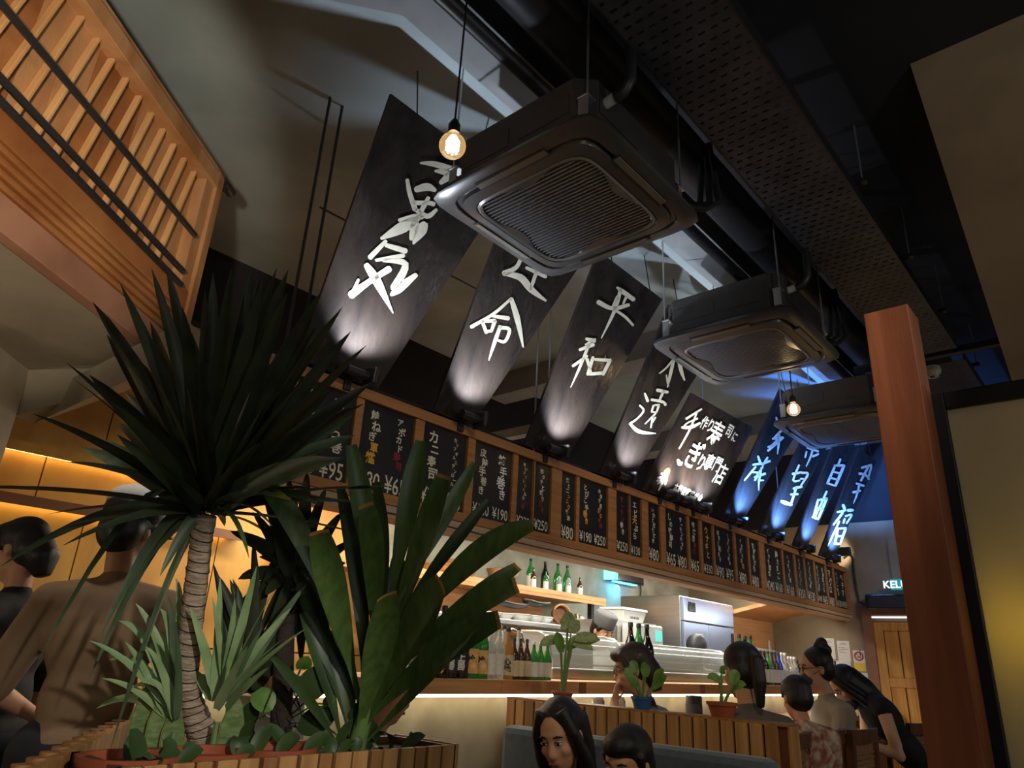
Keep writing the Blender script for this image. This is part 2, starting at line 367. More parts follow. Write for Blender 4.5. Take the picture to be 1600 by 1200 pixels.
# ================================================================== CABLE TRAY
ZT = 3.65
ty0 = at(1138, 0, z=ZT).y; ty1 = at(922, 0, z=ZT).y
def tray_mat():
    m = mk('tray', (.05, .053, .068), .45, metal=.3, var=.3, vscale=5); nt = m.node_tree; n = nt.nodes; L = nt.links
    tc = n.new('ShaderNodeTexCoord'); sp = n.new('ShaderNodeSeparateXYZ'); L.new(tc.outputs['Object'], sp.inputs[0])
    def math_(op, a, b=None):
        k = n.new('ShaderNodeMath'); k.operation = op
        for i, v in enumerate((a, b)):
            if v is None: continue
            if isinstance(v, (int, float)): k.inputs[i].default_value = v
            else: L.new(v, k.inputs[i])
        return k.outputs[0]
    rows = math_('MULTIPLY', sp.outputs[0], 1 / .05)
    par = math_('MULTIPLY', math_('MODULO', math_('ADD', math_('FLOOR', rows), 4000.), 2.), .5)
    cols = math_('ADD', math_('MULTIPLY', sp.outputs[1], 1 / .052), par)
    fx = math_('ABSOLUTE', math_('SUBTRACT', math_('FRACT', math_('ADD', rows, 4000.)), .5))
    fy = math_('ABSOLUTE', math_('SUBTRACT', math_('FRACT', math_('ADD', cols, 4000.)), .5))
    hole = math_('MULTIPLY', math_('LESS_THAN', fx, .13), math_('LESS_THAN', fy, .28))
    edge = math_('LESS_THAN', math_('ABSOLUTE', sp.outputs[1]), .185)
    hole = math_('MULTIPLY', hole, edge)
    L.new(math_('SUBTRACT', 1., hole), n['Principled BSDF'].inputs['Alpha'])
tray_mat()
xs = [-.5, at(1330, 394, z=ZT).x, at(1425, 558, z=ZT).x]
xs += [xs[2] + .25, XF - .2]
def tray_seg(x0, x1, lab):
    r = thing('cable_tray', lab, 'cable tray', ((x0 + x1) / 2, (ty0 + ty1) / 2, ZT), 'hanging cable trays')
    MB().box((x0, ty0, ZT), (x1, ty1, ZT + .003)).build('perforated_floor', 'tray', r)
    for y in (ty0, ty1): MB().box((x0, y - .004, ZT - .002), (x1, y + .004, ZT + .07)).build('side_flange', 'black_metal', r)
    for xx in (x0 + .4, x1 - .5):
        if xx > x1 or xx < x0: continue
        MB().bar((xx, ty0 - .05, ZT + .09), (xx, ty1 + .05, ZT + .09), .04, .02).build('cross_bar', 'black_metal', r)
        for y in (ty0 - .03, ty1 + .03): MB().tube([(xx, y, ZT + .09), (xx, y, CZ)], .005, 6).build('hanger', 'zinc', r)
tray_seg(xs[0], xs[1] - .004, 'near perforated black cable tray running overhead past the first air conditioner')
tray_seg(xs[1] + .004, xs[2], 'middle perforated cable tray catching blue light above the wooden post')
tray_seg(xs[3], xs[4], 'far perforated cable tray behind the wooden post with smoke detector')
# black duct and pipes beside the beam
for k, (yy, zz, rr, lb) in enumerate(((1.42, 3.86, .12, 'thick round black duct running beside the concrete beam'), (1.62, 3.72, .035, 'thin black pipe running under the concrete beam edge'))):
    tag(MB().tube([(1.2, yy, zz), (XF, yy, zz)], rr, 16).build('duct' if k == 0 else 'pipe', 'black_metal', smooth=True), lb, 'duct' if k == 0 else 'pipe')
cb = MB()
bx = xs[2] + .12
tag(MB().bar((bx, -.9, ZT + .03), (bx, 1.5, ZT + .03), .06, .05).build('strut_channel', 'black_metal'), 'black steel strut crossing under the ceiling between two cable trays', 'bar')
sd = at(1456, 580, z=ZT - .03)
r = thing('smoke_detector', 'round white smoke detector on the far cable tray', 'detector', sd)
MB().lathe([(.062, .03), (.066, 0), (.06, -.02), (.045, -.035), (.042, -.05), (.0, -.052)], sd, 24).build('housing', 'white_plastic', r, smooth=True)
MB().box(sd + Vector((-.03, -.015, -.056)), sd + Vector((.0, .015, -.046))).build('label_window', 'black', r)
# ================================================================== POST AND PAPER SCREEN
PX = 2.15
p0 = at(1349, 490, x=PX); p1 = at(1418, 475, x=PX)
pzt = (p0.z + p1.z) / 2
pk = struct(MB().box((PX, p1.y, 0), (PX + .12, p0.y, pzt)).build('post', 'post_wood', bevel=.003))
sx = PX + .13
ql = at(1443, 618, x=sx); zt_ = ql.z
scr = thing('paper_screen', 'black framed cream paper screen glowing yellow beside the wooden post', 'screen', (sx, ql.y - .6, 0))
fw = .05; yR = ql.y - 1.3
MB().box((sx, ql.y - fw, 0), (sx + .05, ql.y, zt_)).build('stile', 'black', scr, bevel=.003)
MB().box((sx, yR, 0), (sx + .05, yR + fw, zt_)).build('stile', 'black', scr, bevel=.003)
MB().box((sx, yR + fw, zt_ - fw), (sx + .05, ql.y - fw, zt_)).build('rail', 'black', scr, bevel=.003)
MB().box((sx, yR + fw, 0), (sx + .05, ql.y - fw, .1)).build('rail', 'black', scr, bevel=.003)
pm = mk('paper_glow', rgb(222, 206, 172), .8); pn = pm.node_tree
tr = pn.nodes.new('ShaderNodeBsdfTranslucent'); tr.inputs[0].default_value = (.8, .72, .5, 1); mx_ = pn.nodes.new('ShaderNodeMixShader'); mx_.inputs[0].default_value = .5
pn.links.new(pn.nodes['Principled BSDF'].outputs[0], mx_.inputs[1]); pn.links.new(tr.outputs[0], mx_.inputs[2]); pn.links.new(mx_.outputs[0], pn.nodes['Material Output'].inputs[0])
MB().box((sx + .02, yR + fw, .1), (sx + .023, ql.y - fw, zt_ - fw)).build('paper', 'paper_glow', scr)
MB().box((sx + .055, ql.y - .004, .1), (sx + .062, ql.y + .006, zt_ - .3)).build('light_strip', 'led_yellow', scr)
lo = light('POINT', 'screen_lamp', at(1612, 985, x=sx + .16), 1.1, (1, .72, .10), .05); lo.parent = scr; lo.location = Vector(lo.location) - ORG[scr.name]
# ================================================================== AIR CONDITIONERS
AZ = EYE + 1.89
def contour(half, rad, pinch=0., n=72):
    pts = []
    for i in range(n):
        a = 2 * math.pi * i / n; c, s = math.cos(a), math.sin(a)
        e = 2 / (rad)                                            # superellipse exponent
        k = (abs(c) ** e + abs(s) ** e) ** (-1 / e)
        k *= 1 - pinch * (math.cos(2 * a) ** 2) ** 1.5 * (1 if True else 0)
        pts.append((half * k * c, half * k * s))
    return pts
def loft(rings):
    mb = MB(); n = len(rings[0])
    for r in rings: mb.v += [Vector(p) for p in r]
    for i in range(len(rings) - 1):
        for j in range(n): mb.f.append((i * n + j, i * n + (j + 1) % n, (i + 1) * n + (j + 1) % n, (i + 1) * n + j))
    return mb
def make_ac(lab, c, g):
    c = Vector(c); r = thing('air_conditioner', lab, 'air conditioner', c, g)
    ring = lambda h, rd, z, pinch=0.: [(c.x + x, c.y + y, c.z + z) for x, y in contour(h, rd, pinch)]
    # casing
    b = .38; ch = .07
    oc = [(b - ch, -b), (b, -b + ch), (b, b - ch), (b - ch, b), (-b + ch, b), (-b, b - ch), (-b, -b + ch), (-b + ch, -b)]
    MB().prism([(c.x + x, c.y + y, c.z + .03) for x, y in oc], (0, 0, .27)).build('casing', 'ac_body', r, bevel=.006)
    # access panels on the casing sides
    for sy in (-1, 1):
        MB().box((c.x - .30, c.y + sy * b - .004, c.z + .14), (c.x - .02, c.y + sy * b + .004, c.z + .23)).build('cover_plate', 'ac_body', r)
        MB().box((c.x - b - .004, c.y + sy * .16 - .13, c.z + .13), (c.x - b + .004, c.y + sy * .16 + .13, c.z + .22)).build('cover_plate', 'ac_body', r)
    H = .45
    loft([ring(H - .01, .16, .035), ring(H, .16, .02), ring(H, .16, .008), ring(H - .012, .17, 0), ring(.385, .22, -.006), ring(.378, .22, .006), ring(.368, .24, .006), ring(.362, .24, -.012), ring(.318, .26, -.02), ring(.312, .27, -.012)]).build('front_panel', 'ac_panel', r, smooth=True, angle=50)
    loft([ring(.314, .27, -.018), ring(.305, .27, -.024), ring(.296, .27, -.018)]).build('rim', 'ac_panel_bright', r, smooth=True)
    loft([ring(.298, .27, -.018), ring(.305, .30, -.014, .16), ring(.300, .30, -.002, .16)]).build('grille_surround', 'ac_panel', r, smooth=True)
    # grille: fins and rings, joined (each thinner than a pixel or two)
    gm = MB(); gc = contour(.30, .30, .16, 360)
    for k in range(-14, 15):
        x = k * .021
        ys = [p[1] for p in gc if abs(p[0] - x) < .005]
        if not ys: continue
        y1 = max(ys) + .004
        gm.box((c.x + x - .0032, c.y - y1, c.z - .012), (c.x + x + .0032, c.y + y1, c.z - .002))
    for rr in (.08, .12, .17, .22): gm.tube([(c.x + rr * math.cos(a * math.pi / 18), c.y + rr * math.sin(a * math.pi / 18), c.z - .004) for a in range(37)], .0025, 4, cap=False)
    gm.build('grille', 'ac_grille', r)['kind'] = 'stuff'
    MB().prism([(c.x + x, c.y + y, c.z + .02) for x, y in contour(.30, .30, .1)], (0, 0, .004)).build('filter', 'black', r)
    # louvers on the four sides
    for a in range(4):
        q = Matrix.Rotation(a * math.pi / 2, 3, 'Z')
        T = lambda x, y, z: c + q @ Vector((x, y, z))
        MB().hexa([T(-.19, -.405, -.008), T(.19, -.405, -.008), T(.19, -.345, -.014), T(-.19, -.345, -.014)], [T(-.19, -.405, .006), T(.19, -.405, .006), T(.19, -.345, .006), T(-.19, -.345, .006)]).build('air_slot', 'black', r)
        MB().hexa([T(-.185, -.398, -.013), T(.185, -.398, -.013), T(.185, -.372, -.018), T(-.185, -.372, -.018)], [T(-.185, -.398, -.007), T(.185, -.398, -.007), T(.185, -.372, -.012), T(-.185, -.372, -.012)]).build('louver', 'ac_vane', r)
    # hanging brackets and threaded rods
    for sx_ in (-1, 1):
        for sy_ in (-1, 1):
            p = c + Vector((sx_ * (b - .02), sy_ * (b - .02), .06))
            bk = MB().box(p + Vector((-.025, -.025, 0)), p + Vector((.025, .025, .005))).box(p + Vector((-.025, -.022, 0)), p + Vector((-.020, .022, .12))).box(p + Vector((-.028, -.025, .11)), p + Vector((.03, .025, .116))).build('bracket', 'zinc', r)
            MB().tube([p + Vector((sx_ * .012, sy_ * .012, -.01)), Vector((p.x + sx_ * .012, p.y + sy_ * .012, CZ if p.y > yl or p.y < yr else zb))], .005, 6).build('threaded_rod', 'zinc', bk)
    return r
mk('ac_panel_bright', (.16, .155, .15), .25, spec=.7)
ax0 = .943 * 1.8; ay0 = .66 * 1.8
AC = [(ax0 + .45, ay0 + .475, AZ), (2.0 * 1.8 + .455, ay0 + .475, AZ)]
AC.append((2 * AC[1][0] - AC[0][0], AC[0][1], AZ))
for c, lb in zip(AC, ('nearest black ceiling cassette air conditioner with wide square grille', 'second ceiling cassette air conditioner with light reflecting in its grille', 'farthest ceiling cassette air conditioner beside the wooden post')):
    make_ac(lb, c, 'cassette air conditioners')
# refrigerant pipes from each unit towards the tray
for i, c in enumerate(AC):
    c = Vector(c); p = c + Vector((.05, -.38, .2))
    r = thing('refrigerant_pipes', ('bundle of black insulated pipes leaving the nearest air conditioner', 'bundle of black insulated pipes leaving the second air conditioner', 'bundle of black pipes leaving the farthest air conditioner')[i], 'pipe', c + Vector((.38, -.1, .16)))
    for k in range(3):
        q = c + Vector((.38, -.28 + k * .05, .14 + .02 * k))
        MB().tube([q, q + Vector((.12, -.05, .03)), q + Vector((.22, -.10, .05)), q + Vector((.30, -.14, .12)), q + Vector((.31, -.10 - .03 * k, .5 - .02 * k))], .016, 8).build('pipe', 'ceil_dark', r, smooth=True)
    q = c + Vector((-.38, -.20, .20)) if i == 0 else c + Vector((-.05, -.38, .2))
    dp = thing('drain_pipe', ('black drain hose with white coupling on the nearest air conditioner', 'short drain hose with white coupling on the second air conditioner', 'short drain hose on the farthest air conditioner')[i], 'pipe', q)
    dv = Vector((0, -1, 0)); q = c + Vector((-.26, -.38, .21))
    MB().tube([q, q + dv * .05 + Vector((0, 0, .005))], .022, 12).build('coupling', 'white_plastic', dp, smooth=True)
    MB().tube([q + dv * .05, q + dv * .09 + Vector((0, 0, .012)), q + dv * .12 + Vector((0, 0, .05)), q + dv * .125 + Vector((0, 0, .16)), q + dv * .125 + Vector((0, 0, CZ - q.z))], .024, 12).build('hose', 'black_metal', dp, smooth=True)
# ================================================================== MENU BOARD
YM = 2.80
zt0 = at(560, 607, y=YM).z; zt1 = at(1318, 887, y=YM).z; ZTOP = (zt0 + zt1) / 2
zb0 = at(795, 827, y=YM).z; zb1 = at(1326, 952, y=YM).z; ZBOT = (zb0 + zb1) / 2
XE = at(1323, 925, y=YM).x; XS = at(392, 600, y=YM).x
mf = thing('menu_rack', 'long wooden menu board frame hanging over the bar', 'menu rack', ((XS + XE) / 2, YM, ZBOT))
MB().box((XS, YM - .03, ZTOP - .055), (XE, YM + .05, ZTOP)).build('top_rail', 'frame_wood', mf, bevel=.003)
MB().box((XS, YM - .04, ZBOT - .05), (XE, YM + .05, ZBOT)).build('bottom_rail', 'frame_wood', mf, bevel=.003)
MB().box((XS, YM - .03, ZBOT - .12), (XE, YM + .03, ZBOT - .055)).build('lower_ledge', 'ledge_grey', mf, bevel=.003) if 'ledge_grey' in M else None
mk('ledge_grey', rgb(176, 150, 124), .6, var=.1, vscale=4, stretch=(.5, 5, 5))
MB().box((XS, YM - .035, ZBOT - .085), (XE, YM + .05, ZBOT - .052)).build('lower_ledge', 'ledge_grey', mf, bevel=.003)
MB().box((XS, YM - .015, ZBOT - .11), (XE, YM + .12, ZBOT - .088)).build('soffit', 'ledge_grey', mf, bevel=.003)
MB().box((XS, YM + .02, ZBOT), (XE, YM + .05, ZTOP - .055)).build('backing', 'black', mf)
MB().box((XS, YM + .052, ZBOT - .05), (XE, YM + .12, ZTOP + .05)).build('trunking', 'ceil_dark', mf)
for xx in (XS, XE - .02): MB().box((xx, YM - .03, ZBOT), (xx + .03, YM + .05, ZTOP - .055)).build('end_stile', 'frame_wood', mf)
zm = (ZTOP + ZBOT) / 2
def bx_(px):                            # world x on the board for a pixel column, read at mid height
    x = 4.0
    for _ in range(40):
        q = RW.T @ np.array([x, YM, zm - EYE]); u = 800 + FPX * q[0] / q[2]
        x += (px - u) * .004
    return x
def bx2(px): 
    lo, hi = .2, 14.
    for _ in range(50):
        m_ = (lo + hi) / 2; q = RW.T @ np.array([m_, YM, zm - EYE]); u = 800 + FPX * q[0] / q[2]
        if u < px: lo = m_
        else: hi = m_
    return lo
# (left px, right px, [ (column text, colours, size) ... ], prices)
PAN = [(398, 440, [('えび巻き', 'cccy')], ['']), (455, 546, [('馬さし', 'ccc'), ('いくら巻', 'cccc')], ['¥85', '¥95']),
 (560, 640, [('鮭ねぎ軍艦', 'cccyy'), ('アボカド寿司', 'ccccrr')], ['¥80', '¥65']), (656, 724, [('カニ寿司', 'cccc'), ('カリフォルニアンロール', 'ccccccccccc')], ['¥75', '¥80']),
 (737, 796, [('皮鮭手巻き', 'ccccc'), ('鮪手巻き', 'wwww')], ['¥160', '¥190']), (805, 829, [('辛いソフトシェルカニ巻', 'cccyyyyccrr')], ['¥330']), (832, 857, [('ホタテと照り焼き', 'ccccccrr')], ['¥250']),
 (874, 896, [('鮪とニンニク醤油', 'cccyyycc')], ['¥80']), (902, 946, [('とびこ手巻き', 'ccccyy'), ('ホタテ貝握り寿司', 'ccccyyrr')], ['¥190', '¥250']),
 (960, 980, [('サーモン巻き', 'rrrrcc')], ['¥250']), (982, 999, [('エビ天ぷら', 'ccycc')], ['¥130']), (1010, 1028, [('いかと照り焼き', 'ccccccc')], ['¥80']),
 (1037, 1071, [('しめ鯖寿司', 'ccccc'), ('サーモンホタテ', 'wwwwccc')], ['¥65', '¥80']), (1075, 1090, [('卵焼き寿司', 'cccrr')], ['¥65']), (1095, 1111, [('ウナギと', 'yyyy')], ['¥330']),
 (1114, 1144, [('辛子と明太子', 'cccccc'), ('うなぎの握り寿司', 'cccycccc')], ['¥90', '¥95']), (1148, 1166, [('イカ握り寿司', 'ccccyy')], ['¥80']), (1169, 1184, [('甘海老握り', 'ccccc')], ['¥80']),
 (1193, 1220, [('イクラ軍艦', 'ccccc'), ('鮭たまご', 'cccc')], ['¥240', '¥160']), (1223, 1239, [('ツナサラダ巻', 'cccccc')], ['¥160']), (1242, 1255, [('ウナギとたまご', 'ccccccc')], ['¥350']),
 (1257, 1271, [('アボカド納豆巻', 'ccccccc')], ['¥130']), (1273, 1289, [('まぐろたたき巻', 'ccccccc'), ('白身まぐろ', 'ccccc')], ['¥180', '¥65']), (1291, 1301, [('マグロ', 'ccc')], ['¥80']), (1303, 1319, [('ヘルシー巻き', 'cccccc'), ('ヘチマ', 'ccc')], ['¥120', '¥150'])]
zp0, zp1 = ZBOT + .002, ZTOP - .057
UX, UZ, NF = Vector((1, 0, 0)), Vector((0, 0, 1)), Vector((0, -1, 0))
NTH = ['first', 'second', 'third', 'fourth', 'fifth', 'sixth', 'seventh', 'eighth', 'ninth', 'tenth', 'eleventh', 'twelfth', 'thirteenth', 'fourteenth', 'fifteenth', 'sixteenth', 'seventeenth', 'eighteenth', 'nineteenth', 'twentieth', 'twenty-first', 'twenty-second', 'twenty-third', 'twenty-fourth', 'twenty-fifth']
prev = None
for i, (l, rgt, cols, pr) in enumerate(PAN):
    x0, x1 = bx2(l), bx2(rgt)
    if prev is not None and x0 - prev > .012:
        MB().box((prev + .004, YM - .022, zp0), (x0 - .004, YM + .02, zp1)).build('divider', 'frame_wood', mf, bevel=.002)
    prev = x1
    lab = 'black menu board with ' + ('one column' if len(cols) == 1 else 'two columns') + ' of writing' + (', priced ' + ' and '.join(p[1:] for p in pr) if pr[0] else '') + ', %s from the left' % NTH[i]
    r = thing('menu_board', lab, 'menu board', ((x0 + x1) / 2, YM, zp0), 'black menu boards over the bar')
    MB().box((x0, YM - .008, zp0), (x1, YM + .018, zp1)).build('board', 'board_black', r, bevel=.002)
    w = (x1 - x0) / len(cols)
    for j, (s, cc) in enumerate(cols):
        acc = {'c': MB(), 'y': MB(), 'r': MB(), 'w': MB()}
        xc = x0 + w * (j + .5); n = len(s); H = (zp1 - zp0); top = zp1 - .03; price_h = min(.085, w * .5)
        avail = H - .055 - price_h * 1.3; step = min(avail / n, w * .80 if n < 6 else avail / n); gs = min(step * .98, w * .86)
        off = 0.
        for k, ch in enumerate(s):
            col = cc[k] if k < len(cc) else 'c'
            big = 1.12 if (k + i) % 3 == 0 else .95
            text_mesh(acc[col], ch, (xc + (w * .06 if k % 2 else -w * .04), YM - .0085, top - step * (k + .5)), gs * big * 1.02, UX, UZ, NF, bold=.022)
        if pr[j]: text_mesh(acc['c'], pr[j], (xc, YM - .0085, zp0 + price_h * .62), min(price_h * 1.15, w / (len(pr[j]) * .62)), UX, Vector((0, 0, 1.35)), NF, bold=.005)
        for k, nm in (('c', 'chalk'), ('w', 'brush_white'), ('y', 'chalk_yellow'), ('r', 'chalk_red')):
          if acc[k].v: acc[k].build('lettering', nm, r)
# ================================================================== HANGING BANNERS
BK = .42; BY0, BZ0 = 2.76, ZTOP + .015
BN = Vector((0, -1, -BK)).normalized()                          # faces the room, downwards
BP = Vector((0, BY0, BZ0))
bp = lambda px, py, off=0.: atp(px, py, BP + BN * off, BN)
def crop(x0, y0, s): return lambda x, y: (x0 + x / s, y0 + y / s)
c1, c2, c3, c4 = crop(480, 140, 2.4), crop(800, 380, 3.1567), crop(980, 540, 4.2846), crop(1160, 580, 3.75)
def strokes(mb, lst, cr, off=.016, wk=1.0):
    for st in lst:
        pts = st
        # densify with a Catmull-Rom through the points
        P = [Vector(p) for p in pts]; Q = []
        if len(P) == 2: Q = [P[0].lerp(P[1], t / 6) + Vector((0, 0, math.sin(t / 6 * math.pi) * .12 * P[0].z)) for t in range(7)]
        else:
            E = [P[0]] + P + [P[-1]]
            for a in range(1, len(E) - 2):
                for t in range(5):
                    t /= 5; p0_, p1_, p2_, p3_ = E[a - 1], E[a], E[a + 1], E[a + 2]
                    Q.append(.5 * ((2 * p1_) + (p2_ - p0_) * t + (2 * p0_ - 5 * p1_ + 4 * p2_ - p3_) * t * t + (3 * p1_ - p0_ - 3 * p2_ + p3_) * t ** 3))
            Q.append(P[-1])
        # rounded start
        d0_ = (Q[1] - Q[0]); d0_.z = 0; d0_.normalize(); d1_ = (Q[-1] - Q[-2]); d1_.z = 0; d1_.normalize()
        a_ = Q[0] - d0_ * Q[0].z * .3; a_.z = Q[0].z * .55; b_ = Q[-1] + d1_ * Q[-1].z * .3; b_.z = Q[-1].z * .5
        Q = [a_] + Q + [b_]
        L, Rr = [], []
        for k, q in enumerate(Q):
            d = Q[min(k + 1, len(Q) - 1)] - Q[max(k - 1, 0)]; d.z = 0; d.normalize(); nn = Vector((-d.y, d.x, 0))
            h = q.z * .5 * wk
            L.append(q + nn * h); Rr.append(q - nn * h)
        k0 = len(mb.v)
        for a, b in zip(L, Rr): mb.v.append(bp(*cr(a.x, a.y), off)); mb.v.append(bp(*cr(b.x, b.y), off))
        for k in range(len(Q) - 1): mb.f.append((k0 + 2 * k, k0 + 2 * k + 1, k0 + 2 * k + 3, k0 + 2 * k + 2))
B1 = [[(295, 568, 14), (235, 630, 20)], [(295, 583, 16), (370, 606, 20)], [(258, 640, 12), (362, 622, 16)], [(285, 640, 14), (368, 655, 26), (325, 745, 30)], [(315, 770, 12), (345, 745, 34), (408, 695, 18)], [(222, 658, 22), (262, 720, 34), (322, 838, 4)], [(308, 672, 26), (240, 715, 22), (165, 770, 30)], [(192, 712, 10), (165, 778, 16)],
      [(425, 275, 8), (480, 280, 22), (560, 305, 24)], [(480, 305, 10), (535, 315, 34), (500, 350, 16)], [(375, 338, 14), (385, 390, 18), (405, 450, 20)], [(408, 375, 22), (450, 365, 30), (480, 378, 14)], [(400, 425, 18), (455, 425, 16), (475, 430, 18)], [(455, 405, 14), (425, 460, 18)], [(400, 445, 14), (450, 475, 20), (485, 450, 12)],
      [(345, 490, 14), (400, 480, 26), (432, 478, 16)], [(425, 475, 18), (360, 515, 44), (278, 558, 12)], [(440, 505, 30), (425, 530, 44), (398, 578, 8)], [(405, 500, 30), (392, 560, 20)]]
B2 = [[(805, 620, 14), (785, 665, 16), (738, 690, 22)], [(738, 690, 14), (800, 705, 26), (840, 750, 24), (895, 792, 8)], [(822, 668, 12), (895, 702, 14)], [(868, 660, 12), (838, 748, 12)], [(850, 640, 12), (880, 610, 16)], [(790, 600, 18), (850, 575, 16)], [(840, 560, 14), (900, 600, 14)],
      [(765, 783, 10), (700, 840, 12), (615, 890, 14)], [(765, 785, 16), (788, 860, 22), (810, 966, 6)], [(690, 848, 10), (755, 858, 16)], [(656, 868, 12), (672, 912, 12)], [(655, 870, 10), (705, 866, 14)], [(704, 866, 14), (690, 908, 10)], [(668, 908, 10), (694, 904, 10)], [(724, 888, 14), (702, 950, 14), (681, 1015, 4)], [(722, 892, 14), (758, 900, 14), (742, 944, 12), (716, 940, 10)]]
B3 = [[(518, 218, 10), (545, 238, 22), (600, 278, 22)], [(520, 262, 12), (498, 312, 12)], [(565, 262, 12), (548, 300, 10)], [(425, 290, 24), (495, 322, 20), (576, 304, 18)], [(536, 228, 18), (505, 335, 18), (441, 468, 5)], [(510, 330, 12), (560, 365, 14), (597, 405, 12)],
      [(366, 472, 14), (408, 482, 20)], [(362, 500, 8), (410, 474, 14)], [(334, 526, 14), (402, 500, 18)], [(380, 498, 14), (335, 610, 14), (290, 710, 4)], [(300, 606, 14), (372, 556, 12)], [(370, 572, 16), (392, 640, 8)], [(400, 562, 14), (374, 648, 16)], [(396, 572, 12), (486, 578, 16)], [(484, 578, 16), (448, 648, 14)], [(378, 646, 14), (448, 640, 16)]]
B4 = [[(305, 98, 14), (260, 150, 12), (216, 186, 8)], [(310, 100, 20), (290, 190, 22), (270, 278, 8)], [(262, 198, 10), (275, 270, 12)], [(345, 100, 22), (362, 170, 26), (384, 232, 10)], [(270, 60, 14), (330, 78, 14)], [(320, 30, 16), (345, 60, 14)],
      [(118, 320, 14), (138, 372, 20)], [(200, 298, 22), (272, 312, 18)], [(245, 300, 16), (218, 362, 14)], [(163, 362, 18), (240, 378, 20), (256, 398, 18)], [(176, 402, 14), (162, 446, 10)], [(176, 400, 10), (216, 396, 14)], [(214, 396, 14), (196, 446, 12)], [(162, 444, 10), (198, 446, 10)], [(190, 455, 12), (120, 524, 8)], [(172, 470, 12), (158, 550, 10)], [(190, 480, 12), (165, 520, 10)], [(84, 400, 14), (110, 436, 14), (70, 486, 12), (22, 520, 16)], [(18, 522, 16), (80, 575, 26), (190, 588, 8)]]
B6 = [[(198, 270, 10), (212, 322, 12)], [(225, 285, 12), (285, 298, 16), (268, 356, 12)], [(245, 332, 12), (188, 388, 12)], [(178, 396, 14), (236, 388, 12)], [(215, 356, 10), (205, 400, 12), (165, 440, 10)], [(216, 372, 12), (212, 430, 14), (206, 486, 5)], [(240, 388, 12), (150, 466, 14)], [(185, 430, 10), (150, 445, 12)],
      [(92, 498, 12), (106, 540, 14)], [(62, 548, 12), (116, 540, 12)], [(78, 560, 12), (12, 640, 8)], [(60, 592, 10), (96, 598, 12), (72, 640, 10)], [(148, 505, 12), (118, 552, 10)], [(108, 545, 12), (162, 526, 14)], [(120, 560, 10), (84, 612, 10)], [(72, 622, 12), (134, 600, 14)], [(112, 565, 12), (98, 640, 12), (96, 698, 4)], [(92, 640, 8), (124, 640, 10)]]
B7 = [[(380, 448, 12), (445, 470, 12)], [(418, 440, 12), (400, 500, 12), (374, 558, 6)], [(376, 470, 10), (368, 505, 10)], [(412, 500, 12), (446, 485, 12)], [(385, 420, 12), (430, 445, 12)], [(420, 410, 12), (390, 450, 10)],
      [(294, 602, 14), (348, 592, 12)], [(332, 550, 12), (298, 638, 12), (336, 640, 10)], [(346, 596, 12), (384, 602, 14), (344, 668, 12)], [(340, 630, 10), (370, 632, 8)], [(300, 688, 14), (348, 676, 14)], [(284, 722, 12), (326, 720, 12)], [(318, 676, 12), (286, 776, 14)], [(228, 762, 16), (255, 772, 24), (290, 784, 14)]]
B8 = [[(540, 552, 12), (598, 552, 14)], [(545, 550, 12), (498, 658, 14)], [(596, 552, 16), (545, 672, 14)], [(528, 588, 10), (578, 600, 10)], [(512, 624, 10), (560, 636, 10)], [(496, 656, 10), (545, 672, 10)], [(575, 515, 12), (560, 550, 10)],
      [(494, 704, 12), (424, 860, 10)], [(444, 752, 12), (418, 856, 14)], [(444, 756, 10), (496, 745, 14)], [(494, 746, 16), (444, 866, 14)], [(410, 854, 12), (446, 866, 12)], [(430, 804, 10), (472, 806, 10)]]
B9 = [[(698, 566, 12), (756, 550, 16)], [(738, 560, 12), (694, 642, 14)], [(684, 600, 14), (720, 606, 14), (742, 634, 12)], [(756, 560, 12), (735, 632, 10)], [(668, 658, 12), (712, 672, 14)], [(648, 710, 14), (692, 700, 12)], [(684, 668, 12), (672, 720, 12), (650, 776, 4)],
      [(590, 784, 16), (602, 812, 14)], [(556, 826, 12), (604, 816, 12)], [(588, 830, 14), (534, 900, 10)], [(568, 880, 12), (500, 1026, 5)], [(618, 816, 18), (648, 814, 16)], [(604, 850, 12), (640, 842, 12), (610, 892, 10)], [(600, 862, 10), (592, 890, 10)], [(558, 922, 10), (608, 920, 12)], [(560, 920, 12), (542, 1012, 10)], [(606, 920, 14), (572, 1014, 12)], [(550, 966, 10), (590, 966, 10)], [(538, 1010, 12), (576, 1014, 12)]]
ZBT = 3.80
# bottom-left px, bottom-right px, top-left px, top-right px (edges measured in the photograph, carried up to a common height)
BAN = [((492.5, 486), (613, 142), (744.6, 369), (588, 611), B1, c1, 'nearest black plank banner with two brushed characters behind the bare bulb'),
 ((680, 636), (771.7, 386), (901, 423), (780, 602.5), B2, c1, 'black plank banner half hidden behind the nearest air conditioner'),
 ((819, 697), (930, 408.5), (1037, 465), (925, 652), B3, c2, 'third black plank banner, both brushed characters in full view'),
 ((938, 738), (1018.5, 544.7), (1073, 612), (990.5, 745), B4, c3, 'black plank banner tucked behind the second air conditioner'),
 None,
 ((1129, 811), (1220, 606.5), (1268, 640), (1160, 814.7), B6, c4, 'black plank banner behind the small glowing bulb, lower end blue'),
 ((1186.7, 830.7), (1262, 660), (1310, 676), (1217, 841), B7, c4, 'banner with blue lit end between the small bulb and the farthest air conditioner'),
 ((1240, 849), (1290.7, 724), (1330.7, 729), (1258.7, 860), B8, c4, 'second last black banner towards the far wall, hanging below the farthest air conditioner'),
 ((1280, 868), (1334.7, 729), (1376, 734.7), (1304, 873), B9, c4, 'last black plank banner, nearest the far wall and wooden post')]
def line_at_z(a, b, z):
    A, B_ = bp(*a), bp(*b); t = (z - A.z) / (B_.z - A.z); return A + (B_ - A) * t
BANC = []
